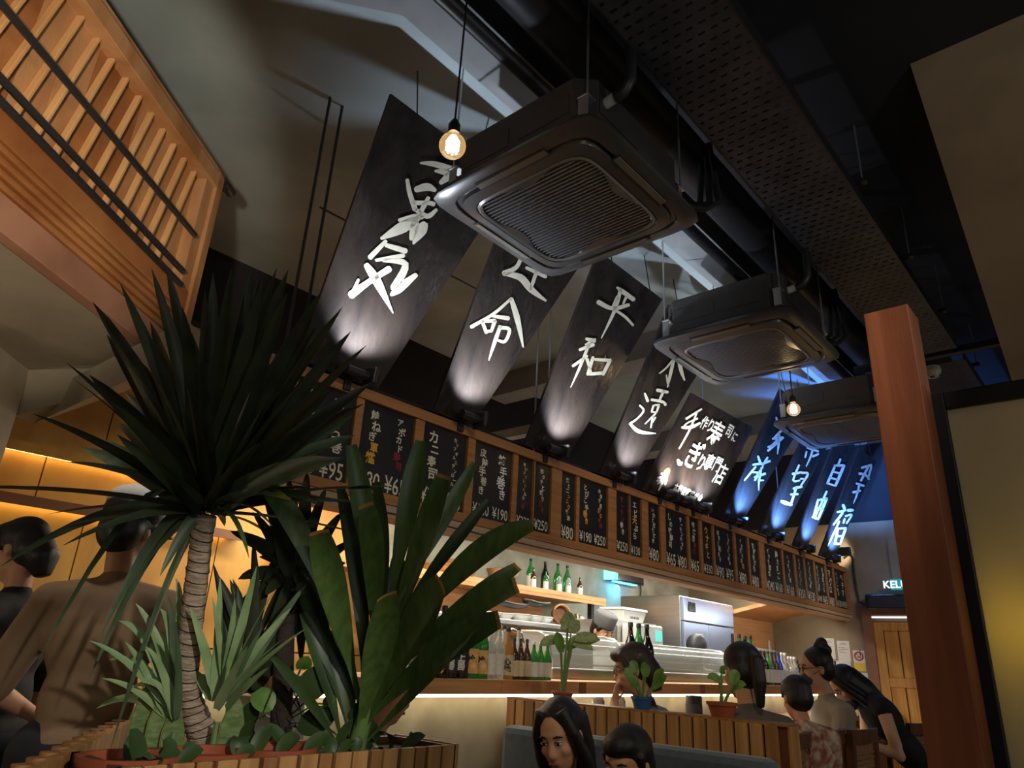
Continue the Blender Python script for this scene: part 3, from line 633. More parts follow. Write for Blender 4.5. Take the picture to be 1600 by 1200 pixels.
for q in BAN:
    if q is None: BANC.append(None); continue
    lb, lt, rt, rb, st, cr, lab = q
    bl, tl = line_at_z(lb, lt, BZ0 + .0), line_at_z(lb, lt, ZBT); br, tr_ = line_at_z(rb, rt, BZ0 + .0), line_at_z(rb, rt, ZBT)
    if cr is c4 and st is not B6:
        xl_, xr_ = {id(B7): (7.06, 7.70), id(B8): (7.80, 8.40), id(B9): (8.50, 9.16)}[id(st)]; tl.x, tr_.x = xl_, xr_
    # keep the plank from flaring or crossing: width limits
    r = thing('plank_banner', lab, 'banner', (bl + br) / 2, 'black calligraphy banners')
    MB().prism([bl, br, tr_, tl], -BN * .018).build('plank', 'plank', r, bevel=.002)
    sm = MB(); strokes(sm, st, cr, .004); sm.build('calligraphy', 'brush', r)
    BANC.append((bl, br, tl, tr_))
    for e in (tl.lerp(tr_, .2), tl.lerp(tr_, .8)): MB().tube([e - BN * .01, Vector((e.x, e.y + .05, CZ))], .004, 6).build('hanging_wire', 'black_metal', r)
# the wide shop sign
sg = [line_at_z((1005.7, 765), (1082.7, 614.7), BZ0), line_at_z((1110.7, 799), (1177, 668), BZ0), bp(1177, 668), bp(1082.7, 614.7)]
r = thing('shop_sign', 'wide black sign with two lines of white lettering and a small emblem', 'sign', (sg[0] + sg[1]) / 2)
MB().prism(sg, -BN * .03).build('panel', 'plank', r, bevel=.003)
eu = (sg[1] - sg[0]).normalized(); ev = (sg[3] - sg[0]); ev = (ev - eu * ev.dot(eu)).normalized(); tilt_e = (sg[3] - sg[0]).normalized()
sm = MB()
def glyph(ch, x, y, size, bold=.03, m=sm):
    a = bp(*c3(x, y)); a2 = bp(*c3(x + size, y)); k = size / 100
    text_mesh(m, ch, a, size / 4.2846 / 100, eu, (sg[3] - sg[0]).normalized() * 1.15, BN, bold=bold, depth=.006)
strokes(sm, [[(498, 425, 10), (395, 490, 16)], [(378, 548, 16), (400, 520, 10), (470, 488, 14)], [(368, 548, 18), (430, 545, 24), (488, 518, 14)], [(470, 440, 12), (420, 560, 14), (348, 690, 10)]], c3, .005)
for a in (('作', 515, 515, 46), ('り', 556, 535, 50), ('寿', 590, 588, 92), ('司', 680, 572, 50), ('に', 715, 612, 40), ('ぎ', 450, 728, 100), ('り', 492, 782, 60), ('専', 545, 782, 62), ('門', 602, 795, 56), ('店', 622, 858, 78)): glyph(*a, bold=.015)
strokes(sm, [[(340, 762, 14), (352, 790, 30), (368, 780, 10)]], c3, .005)
for k, ch in enumerate('本部直鮮度が命'): glyph(ch, 322 + k * 27, 948 + k * 12, 28, bold=.015)
sm.build('lettering', 'brush_white', r)
em = MB(); strokes(em, [[(230, 855, 14), (255, 870, 18)], [(205, 885, 14), (270, 880, 14)], [(250, 855, 12), (235, 915, 16), (210, 970, 8)], [(200, 905, 14), (265, 900, 16)], [(260, 890, 12), (255, 930, 10)], [(205, 925, 10), (225, 910, 16)]], c3, .005)
em.build('emblem', 'brush_white', r)
rd = MB(); cc_ = bp(*c3(263, 850), .0045)
rd.add([cc_ + (eu * math.cos(a) + (sg[3] - sg[0]).normalized() * math.sin(a)) * .045 for a in [i * math.pi / 10 for i in range(20)]], [tuple(range(20))])
rd.build('emblem_dot', mk('emblem_red', (.6, .06, .04), .5), r)
BANC[4] = (sg[0], sg[1], sg[3], sg[2])
# ================================================================== CLIP SPOTLIGHTS ON THE TOP RAIL
SPX = [(560, 590, 0, COOL), (736, 664, 1, COOL), (868, 725, 2, COOL), (976, 757, 3, COOL), (1046, 780, 4, NEUT), (1073, 794, 4, NEUT), (1098, 804, 4, COOL), (1155, 823, 5, BLUE), (1214, 845, 6, BLUE), (1263, 863, 7, BLUE), (1304, 879, 8, BLUE)]
SPL = ['first clip spotlight, under the nearest banner', 'clip spotlight under the half hidden second banner', 'clip spotlight under the third banner', 'clip spotlight under the fourth banner', 'left of three clip spotlights under the wide sign', 'middle of three clip spotlights under the wide sign', 'right of three clip spotlights under the wide sign', 'clip spotlight under the banner with the small bulb', 'clip spotlight under the seventh banner', 'clip spotlight under the second last banner', 'clip spotlight under the last banner, nearest the far wall']
EN = [80, 76, 76, 64, 40, 40, 34, 260, 300, 300, 260]
for (px, py, bi, colr), lab, en in zip(SPX, SPL, EN):
    p = at(px, py, y=YM - .12); p.z = ZTOP + .035
    r = thing('clip_spotlight', 'small black ' + lab, 'spotlight', (p.x, YM - .03, ZTOP), 'clip spotlights on the menu rail')
    MB().box((p.x - .02, YM - .045, ZTOP - .05), (p.x + .02, YM - .028, ZTOP + .02)).box((p.x - .02, YM - .045, ZTOP + .002), (p.x + .02, YM + .055, ZTOP + .014)).build('clamp', 'black_metal', r, bevel=.003)
    MB().tube([(p.x, YM - .04, ZTOP + .01), (p.x, p.y - .02, ZTOP + .012)], .012, 8).build('arm', 'black_metal', r, smooth=True)
    b = MB().tube([(p.x - .075, p.y, ZTOP + .02), (p.x + .06, p.y, ZTOP + .02)], .024, 12).build('knuckle', 'black_metal', r, smooth=True)
    hd = MB(); hd.hexa([(p.x + .05, p.y - .05, ZTOP - .02), (p.x + .075, p.y - .05, ZTOP - .02), (p.x + .075, p.y + .04, ZTOP - .03), (p.x + .05, p.y + .04, ZTOP - .03)], [(p.x + .05, p.y - .06, ZTOP + .06), (p.x + .075, p.y - .06, ZTOP + .06), (p.x + .075, p.y + .03, ZTOP + .07), (p.x + .05, p.y + .03, ZTOP + .07)])
    hd.build('head', 'black_metal', r, bevel=.004)
    bl, br, tl, tr_ = BANC[bi]
    cxm = (bl.x + br.x) / 2 if bi != 4 else p.x
    src = Vector((cxm, YM - .20, ZTOP + .03))
    tg = bl.lerp(br, .5).lerp(tl.lerp(tr_, .5), .36)
    if bi == 4: tg = Vector((p.x + .05, tg.y, tg.z))
    lo = light('SPOT', 'spot_beam', src, en, colr, .02, target=tg, spot=116, blend=.85)
    lo.parent = r; lo.location = src - ORG[r.name]
# support rods from the ceiling to the menu frame
for k, (x, lab) in enumerate(((1.53, 'left'), (1.61, 'right'), (3.35, 'thin'), (3.48, 'thin'), (5.75, 'thin'), (7.4, 'thin'))):
    xx = at(505, 222, y=YM).x if k == 0 else at(530, 203, y=YM).x if k == 1 else x
    lb = ['left one of the two black rods hanging above the tall plant', 'right one of the two black rods hanging above the tall plant', 'thin rod behind the third banner, left one of two', 'thin rod behind the third banner, right one of two', 'thin rod beside the wide sign', 'thin rod between the blue lit banners'][k]
    tag(MB().tube([(xx, YM + .01, ZTOP), (xx, YM + .01, CZ)], .008 if k < 2 else .006, 8).build('support_rod', 'black_metal' if k < 2 else 'zinc', smooth=True), lb, 'rod', 'rods holding the menu frame')
tag(MB().tube([at(500, 324, y=YM + .03), at(770, 465, y=YM + .03)], .006, 6).build('tie_wire', 'black_metal'), 'thin black horizontal rod crossing behind the first two banners', 'rod')
# white trunking behind the banners (runs across, above the kitchen)
t0 = at(800, 678, z=3.0); t1 = at(977, 640, z=3.0)
tag(MB().box((t0.x - .02, 2.95, 2.97), (t0.x + .06, YB, 3.04)).build('cable_trunking', 'beam'), 'pale cable trunking crossing behind the third banner', 'trunking')
# ================================================================== BULBS
mk('cord', (.01, .01, .01), .6)
def bulb(px, py, d, rad, top, lab, en, g='bare globe bulbs'):
    p = at(px, py, d=d); r = thing('pendant_bulb', lab, 'bulb', p, g)
    n = 14
    prof = [(.001, -rad)] + [(rad * math.sin(t), -rad * math.cos(t)) for t in [k * math.pi / n for k in range(1, n - 1)]] + [(.017, rad * 1.02), (.016, rad * 1.22)]
    MB().lathe(prof, p, 24).build('glass_globe', 'bulb_glass', r, smooth=True)
    fm = MB()
    for k in range(8):
        a = k * math.pi / 4; fm.tube([p + Vector((.006 * math.cos(a), .006 * math.sin(a), rad * .7)), p + Vector((rad * .38 * math.cos(a), rad * .38 * math.sin(a), rad * .3)), p + Vector((rad * .38 * math.cos(a), rad * .38 * math.sin(a), -rad * .4))], .0035, 6)
    fm.build('filament', 'filament', r)
    MB().lathe([(.020, rad * 1.15), (.021, rad * 1.9), (.014, rad * 2.2), (.006, rad * 2.5)], p, 16).build('socket', 'black', r, smooth=True)
    MB().tube([p + Vector((0, 0, rad * 2.3)), Vector((p.x, p.y, top))], .004, 6).build('cord', 'cord', r)
    lo = light('POINT', 'bulb_light', p, en, (1, .78, .5), rad * .45); lo.parent = r; lo.location = (0, 0, 0)
bulb(707, 228, 2.42, .046, CZ, 'lit bare globe bulb hanging in front of the nearest banner', 7)
bulb(1240, 640, 5.0, .046, CZ, 'small lit bare bulb farther away below the second air conditioner', 7)
# ================================================================== BAR
def led_bar(): pass
ZL = 1.235
mk('glass_green', (.05, .30, .06), .06, trans=.55, ior=1.4, spec=.7)
mk('glass_dark', (.006, .007, .006), .08, spec=.8)
mk('glass_brown', (.05, .02, .006), .08, spec=.8)
mk('glass_blue', (.02, .06, .5), .08, trans=.4, spec=.8)
mk('glass_clear', (.75, .78, .76), .06, trans=.75, ior=1.3)
mk('glass_amber', (.55, .27, .08), .08, trans=.4, ior=1.3)
mk('label_white', (.66, .64, .58), .6, var=.06, vscale=60)
mk('label_cream', (.60, .50, .30), .6, var=.1, vscale=60)
mk('label_black', (.015, .014, .016), .5)
mk('gold', (.80, .45, .08), .45)
mk('ink', (.03, .03, .03), .6)
mk('orange_label', (.62, .36, .12), .6, var=.3, vscale=30)
mk('glass_pane', (.50, .53, .50), .06, alpha=.38, spec=.8)
mk('screen_green', (.1, .5, .45), .4, emit=(.1, .6, .5), estr=.8)
# the kitchen block: plaster front, ledge, customers' counter
struct(MB().box((1.4, 2.92, 0), (XF, 3.02, ZL - .08)).build('wall_counter', 'plaster'))
lg = thing('bar_ledge', 'long wooden bar ledge carrying the bottles, lit from below', 'ledge', (5.4, 3.0, ZL - .075))
nseg = 5; xs_ = [1.4, 3.15, 4.62, 6.35, 7.9, XF - .05]
for a, b in zip(xs_[:-1], xs_[1:]): MB().box((a, 2.80, ZL - .072), (b - .003, 2.825, ZL)).build('fascia_board', 'counter_wood', lg, bevel=.002)
MB().box((1.4, 2.825, ZL - .03), (XF - .05, 3.42, ZL)).build('top_board', 'counter_wood', lg)
MB().box((1.45, 2.835, ZL - .088), (XF - .1, 2.87, ZL - .074)).build('light_strip', 'led_warm', lg)
for xx in (at(910, 1075, y=2.8).x, at(1098, 1080, y=2.8).x):
    MB().box((xx - .035, 2.796, ZL - .068), (xx + .035, 2.80, ZL - .004)).build('outlet', 'trim_wood', lg)
cn = thing('bar_counter', 'wooden customer counter below the lit ledge', 'counter', (6.3, 2.6, 0))
MB().box((3.35, 2.40, .96), (XF - .05, 2.918, 1.0)).build('top', 'trim_wood', cn, bevel=.004)
MB().box((3.4, 2.80, 0), (XF - .1, 2.915, .955)).build('base', 'slat_back', cn)
kc = thing('kitchen_counter', 'steel kitchen counter behind the ledge', 'counter', (5.5, 3.3, 0))
MB().box((1.5, 3.03, .1), (6.8, 3.40, ZL - .04)).build('body', 'steel_dark', kc)
MB().box((1.5, 3.06, 0), (6.8, 3.38, .1)).build('plinth', 'black', kc)
# ---- bottles
def bottle(name, lab, base, h, rad, glass, label, grp, cap='label_black', style='sake', mark=None):
    base = Vector(base); r = thing(name, lab, 'bottle', base, grp)
    if style == 'sake': prof = [(rad * .93, 0), (rad, h * .02), (rad, h * .52), (rad * .92, h * .60), (rad * .62, h * .70), (rad * .36, h * .80), (rad * .30, h * .93)]
    elif style == 'wide': prof = [(rad * .95, 0), (rad, h * .02), (rad, h * .66), (rad * .8, h * .74), (rad * .36, h * .80), (rad * .33, h * .93)]
    else: prof = [(rad * .95, 0), (rad, h * .03), (rad, h * .55), (rad * .9, h * .64), (rad * .42, h * .78), (rad * .36, h * .94)]
    g = MB().lathe(prof, base, 14).build('glass', glass, r, smooth=True)
    MB().lathe([(rad * .36, h * .92), (rad * .37, h * .985), (rad * .30, h)], base, 12).build('cap', cap, r, smooth=True)
    if label:
        n = 9; vs = []; fs = []
        for k in range(n):
            a = -math.pi * .5 + math.radians(-75 + k * 150 / (n - 1)) - math.radians(45)
            for z in (h * .08, h * .46): vs.append(base + Vector((math.cos(a) * rad * 1.012, math.sin(a) * rad * 1.012, z)))
        for k in range(n - 1): fs.append((2 * k, 2 * k + 2, 2 * k + 3, 2 * k + 1))
        MB().add(vs, fs).build('label', label, r, smooth=True)
    if mark:
        tm = MB(); a = math.radians(-135); nn = Vector((math.cos(a), math.sin(a), 0)); uu = Vector((-nn.y, nn.x, 0)); chs, mcol, z0 = mark
        for k, c_ in enumerate(chs): text_mesh(tm, c_, base + nn * rad * 1.02 + Vector((0, 0, h * z0 - k * rad * 1.05)), rad * 1.15, uu, Vector((0, 0, 1)), nn, bold=.035)
        tm.build('writing', mcol, r)
    return r
def bx_at(px, y): return at(px, 1062, y=y).x
GR = 'bottles along the left of the bar ledge'
row = [(250, .36, .048, 'glass_dark', None, 'wide', ('世人の鶴', 'gold', .56), 'wide black bottle with gold writing, left one of the pair'), (347, .36, .048, 'glass_dark', None, 'wide', ('薩訳乃鶴', 'gold', .56), 'wide black bottle with gold writing, right one of the pair'),
 (408, .33, .040, 'glass_dark', 'label_black', 'sake', ('上善', 'label_white', .32), 'black sake bottle with black label, beside the gold lettered bottles'), (474, .33, .040, 'glass_dark', 'label_black', 'sake', ('上善', 'label_white', .32), 'black sake bottle with black label, beside the green round-label bottle'),
 (536, .33, .040, 'glass_green', 'orange_label', 'sake', ('吟', 'ink', .30), 'green bottle with orange label, left one of two'), (600, .32, .040, 'glass_green', 'orange_label', 'sake', ('吟', 'ink', .30), 'green bottle with orange label, right one of two'),
 (652, .29, .037, 'glass_clear', 'label_white', 'sake', None, 'clear bottle with plain white label, left one of two'), (707, .29, .037, 'glass_clear', 'label_white', 'sake', None, 'clear bottle with plain white label, right one of two'),
 (764, .28, .036, 'glass_amber', 'label_cream', 'sake', ('心地', 'ink', .34), 'amber bottle with cream label beside the clear bottles'),
 (806, .225, .027, 'glass_brown', 'label_cream', 'sake', None, 'small brown bottle with slanted cream label, left one of three'), (846, .225, .027, 'glass_brown', 'label_cream', 'sake', None, 'small brown bottle with slanted cream label, middle one of three'), (886, .225, .027, 'glass_brown', 'label_cream', 'sake', None, 'small brown bottle with slanted cream label, right one of three'),
 (931, .215, .028, 'glass_green', 'label_white', 'sake', None, 'small green bottle with white label, left one of three'), (972, .215, .028, 'glass_green', 'label_white', 'sake', None, 'small green bottle with white label, middle one of three'), (1016, .215, .028, 'glass_green', 'label_white', 'sake', None, 'small green bottle with white label, right one of three')]
for cx, h, rad, gl, lb, stl, mk_, lab in row:
    bottle('sake_bottle', lab + ' on the ledge', (bx_at(600 + cx / 4, 2.90), 2.90, ZL), h, rad, gl, lb, GR, style=stl, mark=mk_, cap='label_white' if gl in ('glass_green', 'glass_clear') else 'label_black')
# second row of clear bottles behind
for k, cx in enumerate((395, 440, 500, 560, 625, 680, 740, 830)):
    bottle('sake_bottle', 'pale clear bottle in the rear row on the ledge, %s from the left' % NTH[k], (bx_at(600 + cx / 4, 3.03), 3.03, ZL), .30, .037, 'glass_clear', None, 'rear row of clear bottles')
for k, (cx, gl, nm) in enumerate(((986, 'glass_dark', 'left dark'), (999, 'glass_green', 'middle green'), (1012, 'glass_dark', 'right dark'))):
    bottle('tall_bottle', 'tall %s bottle standing behind the man resting his chin' % nm, (bx_at(cx, 2.92), 2.92, ZL), .40, .05, gl, None, 'tall bottles behind the man')
rr = [(175, .42, .05, 'glass_green', 'first tall green bottle'), (215, .41, .05, 'glass_dark', 'tall dark bottle between two tall green ones'), (252, .42, .05, 'glass_green', 'second tall green bottle'), (292, .30, .038, 'glass_dark', ''), (317, .30, .038, 'glass_dark', ''), (343, .30, .038, 'glass_dark', ''), (370, .30, .038, 'glass_green', ''), (395, .30, .038, 'glass_brown', ''), (418, .30, .038, 'glass_brown', ''), (443, .30, .038, 'glass_blue', ''), (466, .30, .038, 'glass_clear', ''), (488, .30, .038, 'glass_clear', ''), (512, .27, .036, 'glass_clear', ''), (532, .27, .036, 'glass_clear', ''), (552, .27, .036, 'glass_clear', ''), (572, .25, .036, 'glass_dark', ''), (800, .27, .036, 'glass_clear', ''), (818, .27, .036, 'glass_clear', ''), (836, .27, .036, 'glass_brown', ''), (960, .26, .036, 'glass_clear', '')]
cn_ = {'glass_dark': 'dark', 'glass_green': 'green', 'glass_brown': 'brown', 'glass_blue': 'blue', 'glass_clear': 'clear'}
for k, (cx, h, rad, gl, nm) in enumerate(rr):
    px = 1120 + cx / 4.444
    lab = (nm + ' behind the woman in grey') if nm else '%s labelled bottle in the right bottle row, %s from its left end' % (cn_[gl], NTH[k])
    bottle('sake_bottle', lab, (at(px, 1070, y=2.92).x, 2.92, ZL), h, rad, gl, 'label_white' if k != 1 else None, 'bottles along the right of the bar ledge', cap='label_white' if gl == 'glass_clear' else 'label_black')
# ---- curved glass sushi showcases
def showcase(lab, x0, x1, y0, z0, h, d):
    r = thing('sushi_showcase', lab, 'showcase', ((x0 + x1) / 2, y0 + d / 2, z0), 'glass sushi showcases')
    prof = [(0, .07)] + [(d * .45 * (1 - math.cos(t)), .07 + (h - .07) * math.sin(t)) for t in [k * math.pi / 2 / 8 for k in range(1, 9)]] + [(d, h)]
    MB().box((x0, y0 - .005, z0), (x1, y0 + d, z0 + .07)).build('base', 'steel', r, bevel=.01)
    mb = MB(); n = len(prof)
    for xx in (x0, x1): mb.v += [Vector((xx, y0 + a, z0 + b)) for a, b in prof]
    mb.f += [(i, i + 1, n + i + 1, n + i) for i in range(n - 1)]
    mb.build('curved_glass', 'glass_pane', r, smooth=True)
    for xx in (x0, x1):
        e = MB().prism([(xx - .006, y0 + a, z0 + b) for a, b in prof] + [(xx - .006, y0 + d, z0 + .07)], (.012, 0, 0)).build('end_pane', 'glass_pane', r)
        MB().tube([(xx, y0 + a, z0 + b) for a, b in prof], .008, 6).build('edge_trim', 'steel', r, smooth=True)
    MB().box((x0, y0 + d * .55, z0 + h - .012), (x1, y0 + d + .02, z0 + h + .012)).build('lid', 'steel', r, bevel=.005)
    MB().box((x0 + .01, y0 + d - .01, z0 + .07), (x1 - .01, y0 + d + .01, z0 + h)).build('rear_door', 'steel', r)
    MB().box((x0 + .04, y0 + .04, z0 + .09), (x1 - .04, y0 + d - .05, z0 + .10)).build('tray', 'steel', r)
    MB().box((x0 + .02, y0 + .10, z0 + h * .55), (x1 - .02, y0 + d - .04, z0 + h * .55 + .008)).build('glass_shelf', 'glass_pane', r)
    return r
showcase('left curved glass sushi showcase behind the small green bottles', at(862, 1062, y=3.1).x, at(978, 1062, y=3.1).x, 3.10, ZL, .29, .30)
showcase('right curved glass sushi showcase in front of the steel fridge', at(1018, 1062, y=3.1).x, at(1146, 1066, y=3.1).x, 3.10, ZL, .27, .30)
tag(MB().tube([at(782, 1060, y=3.12), at(782, 1000, y=3.12), at(786, 988, y=3.12), at(800, 984, y=3.12), at(814, 990, y=3.12), at(818, 1004, y=3.12)], .012, 10).build('tap', 'steel_dark', smooth=True), 'bent steel tap rising behind the ledge bottles', 'tap')
# ---- wooden wall shelf with bowls and bottles
zsh = at(690, 893, y=4.35).z; xse = at(947, 931, y=4.35).x
sh = thing('wall_shelf', 'long wooden wall shelf with warm light below it', 'shelf', (4.5, 4.6, zsh))
MB().box((2.9, 4.35, zsh - .045), (xse, YB - .016, zsh)).build('board', 'counter_wood', sh, bevel=.003)
MB().box((2.9, 4.35, zsh - .075), (xse, 4.365, zsh - .046)).build('lip', 'counter_wood', sh)
MB().box((3.0, 4.38, zsh - .058), (xse - .3, 4.41, zsh - .047)).build('light_strip', 'led_warm', sh)
bk = MB().box((XW, YB - .03, zsh - .42), (xse - .35, YB - .002, zsh - .05)).build('back_panel', 'counter_wood', sh)
MB().box((xse - .12, 4.45, 1.2), (xse - .07, 4.50, zsh - .046)).build('post', 'black', sh)
SG = 'bottles on the wall shelf'
for px, h, rad, gl, lb, nm, yy in ((828, .31, .042, 'glass_green', 'label_white', 'leftmost green bottle on the wall shelf', 4.66), (833, .20, .028, 'glass_brown', 'label_white', 'small brown bottle in front of the leftmost green one on the wall shelf', 4.5), (851, .31, .042, 'glass_dark', None, 'black bottle on the wall shelf', 4.66), (852.5, .19, .028, 'glass_green', 'label_white', 'small green bottle in front of the black one on the wall shelf', 4.5), (871, .31, .042, 'glass_green', None, 'middle green bottle on the wall shelf', 4.62), (873.5, .18, .028, 'glass_clear', 'label_white', 'small clear bottle in front of the middle green one', 4.48), (886, .31, .042, 'glass_green', None, 'right green bottle on the wall shelf', 4.62), (888, .18, .028, 'glass_clear', 'label_white', 'small clear bottle in front of the right green one', 4.48), (906, .19, .030, 'glass_brown', 'label_white', 'lone small brown bottle at the right end of the wall shelf', 4.5)):
    bottle('shelf_bottle', nm, (at(px, 915, y=yy).x, yy, zsh), h, rad, gl, lb, SG)
def bowl(lab, p, rad, h, m='steel', g='metal mixing bowls'):
    r = thing('mixing_bowl', lab, 'bowl', p, g)
    MB().lathe([(rad * .4, 0), (rad * .7, h * .25), (rad * .93, h * .7), (rad, h), (rad * 1.04, h), (rad * .9, h * .68), (rad * .3, h * .06)], p, 24).build('shell', m, r, smooth=True)
    MB().lathe([(rad * 1.0, h - .004), (rad * 1.05, h), (rad * 1.0, h + .004)], p, 24).build('rim', m, r, smooth=True)
mk('steel_bowl', (.75, .72, .66), .2, metal=1.)
bowl('left shiny steel mixing bowl on the wall shelf', (at(722, 880, y=4.6).x, 4.6, zsh), .16, .15, 'steel_bowl')
bowl('right shiny steel mixing bowl on the wall shelf', (at(785, 892, y=4.55).x, 4.55, zsh), .16, .13, 'steel_bowl')
bowl('wide wooden bowl at the left end of the wall shelf', (at(690, 865, y=4.7).x, 4.7, zsh), .2, .10, 'counter_wood', 'bowls')
# ---- steel dish shelf with crockery
zs2 = at(860, 975, y=4.3).z; x20 = 3.6; x21 = at(920, 985, y=4.3).x
ds = thing('dish_shelf', 'two tier stainless dish shelf behind the bar', 'shelf', ((x20 + x21) / 2, 4.45, 1.0))
MB().box((x20, 4.28, zs2 - .04), (x21, 4.66, zs2)).build('shelf_board', 'steel', ds, bevel=.004)
MB().box((x20, 4.3, zs2 - .24), (x21, 4.66, zs2 - .21)).build('shelf_board', 'steel', ds, bevel=.004)
for xx in (x20 + .03, (x20 + x21) / 2, x21 - .03): MB().tube([(xx, 4.6, .0), (xx, 4.6, zs2 + .1)], .018, 8).build('leg', 'steel', ds, smooth=True)
MB().box((x20, 4.3, .85), (x21, 4.7, .90)).build('work_surface', 'steel', ds)
mk('crockery', (.55, .55, .52), .25)
mk('crockery_dark', (.02, .02, .022), .3)
for k, (px, rad, h, m, nm) in enumerate(((765, .10, .05, 'crockery', 'white bowl'), (785, .10, .05, 'crockery', 'white bowl'), (812, .11, .06, 'crockery', 'white bowl'), (832, .10, .06, 'crockery', 'white bowl'), (848, .10, .06, 'crockery', 'white bowl'))):
    bowl('white crockery bowl on the dish shelf, %s from the left' % NTH[k], (at(px, 972, y=4.42).x, 4.42, zs2), rad, h, m, 'white bowls on the dish shelf')
def boat(lab, px, py, w):
    p = at(px, py, y=4.42); r = thing('serving_boat', lab, 'dish', p, 'black serving boats')
    mb = MB(); n = 12
    for i in range(n + 1):
        t = i / n * 2 - 1; hw = .07 * (1 - t * t) ** .5 + .004; lift = .03 * t * t
        for s_ in (-1, -.5, 0, .5, 1): mb.v.append(p + Vector((t * w, s_ * hw, lift + .035 * abs(s_) ** 1.5)))
    for i in range(n):
        for j in range(4): a = i * 5 + j; mb.f.append((a, a + 1, a + 6, a + 5))
    o = mb.build('hull', 'crockery_dark', r, smooth=True); so = o.modifiers.new('thick', 'SOLIDIFY'); so.thickness = .012
boat('long black serving boat stacked on the white bowls, left one', 800, 951, .22); boat('long black serving boat stacked on the white bowls, right one', 838, 949, .2)
for k, (px, h) in enumerate(((902, .13), (908, .11), (915, .09))):
    p = at(px, 978, y=4.4); r = thing('tumbler', 'steel cup on the dish shelf end, %s from the left' % NTH[k], 'cup', (p.x, 4.4, zs2), 'cups on the dish shelf')
    MB().lathe([(.028, 0), (.034, h), (.031, h), (.026, .004)], (p.x, 4.4, zs2), 14).build('wall', 'steel_bowl' if k == 0 else 'crockery', r, smooth=True)
    MB().lathe([(.035, h - .004), (.036, h), (.033, h)], (p.x, 4.4, zs2), 14).build('rim', 'steel_bowl', r, smooth=True)
mk('basket_brown', rgb(96, 60, 34), .8, var=.3, vscale=40)
p = at(875, 965, y=4.4); r = thing('round_basket', 'round brown basket standing on edge on the dish shelf', 'basket', (p.x, 4.4, zs2))
MB().lathe([(.02, -.02), (.09, -.02), (.10, 0), (.095, .03), (.08, .03), (.07, -.005)], (p.x, 4.4, zs2 + .1), 24, axis=(-.4, -1, .15)).build('body', 'basket_brown', r, smooth=True)
MB().tube([(p.x + math.cos(a) * .095 * .93, 4.4 - .02 - math.cos(a) * .037, zs2 + .1 + math.sin(a) * .095) for a in [k * math.pi / 12 for k in range(25)]], .008, 6).build('rim', 'counter_wood', r, smooth=True)
# ---- insect lamp on the wall
ia, ib = at(953, 893, y=4.86), at(1000, 905, y=4.86); iz = (ia.z + ib.z) / 2
r = thing('insect_lamp', 'black wall lamp glowing blue at its left end', 'lamp', ((ia.x + ib.x) / 2, 4.9, iz - .1))
MB().box((ia.x, 4.80, iz - .09), (ib.x, YB - .005, iz + .09)).build('housing', 'black_gloss', r, bevel=.015)
MB().box((ia.x - .02, 4.80, iz - .085), (ia.x + .09, YB - .01, iz + .085)).build('glow_end', mk('glow_cyan', (.1, .6, .9), .4, emit=(.15, .75, 1), estr=3), r, bevel=.01)
MB().box((ia.x + .1, 4.84, iz - .10), (ib.x - .1, 4.9, iz - .092)).build('tube', mk('glow_blue', (.1, .4, .9), .4, emit=(.05, .45, 1), estr=8), r)
lo = light('AREA', 'insect_glow', ((ia.x + ib.x) / 2 - .1, 4.86, iz - .12), 5, (.05, .55, 1), .4, target=((ia.x + ib.x) / 2 - .2, 4.95, iz - .5), sy=.05); lo.parent = r; lo.location = Vector(lo.location) - ORG[r.name]
w = at(1000, 905, y=4.93); tag(MB().tube([w, w + Vector((.02, 0, -.15)), w + Vector((-.03, 0, -.3)), w + Vector((.02, 0, -.62))], .008, 6).build('lamp_cable', 'cord'), 'black cable hanging from the blue wall lamp', 'cable')
# ---- steel fridge
fx0 = at(1066, 930, y=3.7).x; fx1 = at(1144, 946, y=3.7).x; fz = at(1066, 930, y=3.7).z; fyb = 4.45
r = thing('fridge', 'tall stainless steel fridge with blue reflections painted on its doors behind the bar', 'fridge', ((fx0 + fx1) / 2, 4.1, 0))
MB().box((fx0, 3.73, .1), (fx1, fyb, fz)).build('cabinet', 'steel', r, bevel=.006)
mk('steel_reflection_tint', (.50, .62, .90), .34, metal=1., bump=.3, bscale=2.2)  # blue of the reflections is put into the door colour
zsplit = at(1066, 970, y=3.7).z; xm = (fx0 + fx1) / 2 - .05
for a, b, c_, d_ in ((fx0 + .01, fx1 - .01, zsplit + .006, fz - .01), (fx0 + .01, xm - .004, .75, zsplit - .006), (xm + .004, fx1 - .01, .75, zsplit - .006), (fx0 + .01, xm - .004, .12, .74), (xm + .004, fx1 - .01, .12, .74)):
    dd = MB().box((a, 3.69, c_), (b, 3.729, d_)).build('door', 'steel_reflection_tint', r, bevel=.006)
    if c_ > 1.0 and c_ < zsplit and False: pass
MB().box((fx0 + .10, 3.676, zsplit + .10), (fx0 + .24, 3.69, zsplit + .2)).build('handle', 'black_gloss', r, bevel=.01)
MB().box((fx1 - .1, 3.676, zsplit - .2), (fx1 - .05, 3.69, zsplit - .06)).build('handle', 'black_gloss', r, bevel=.005)
tm = MB(); text_mesh(tm, '2 5', (fx1 - .2, 3.688, zsplit + .09), .09, UX, UZ, NF, bold=.02); tm.build('display', 'label_white', r)
for xx in (fx0 + .06, fx1 - .06):
    for yy in (3.78, fyb - .06): MB().tube([(xx, yy, 0), (xx, yy, .1)], .025, 8).build('foot', 'black', r)
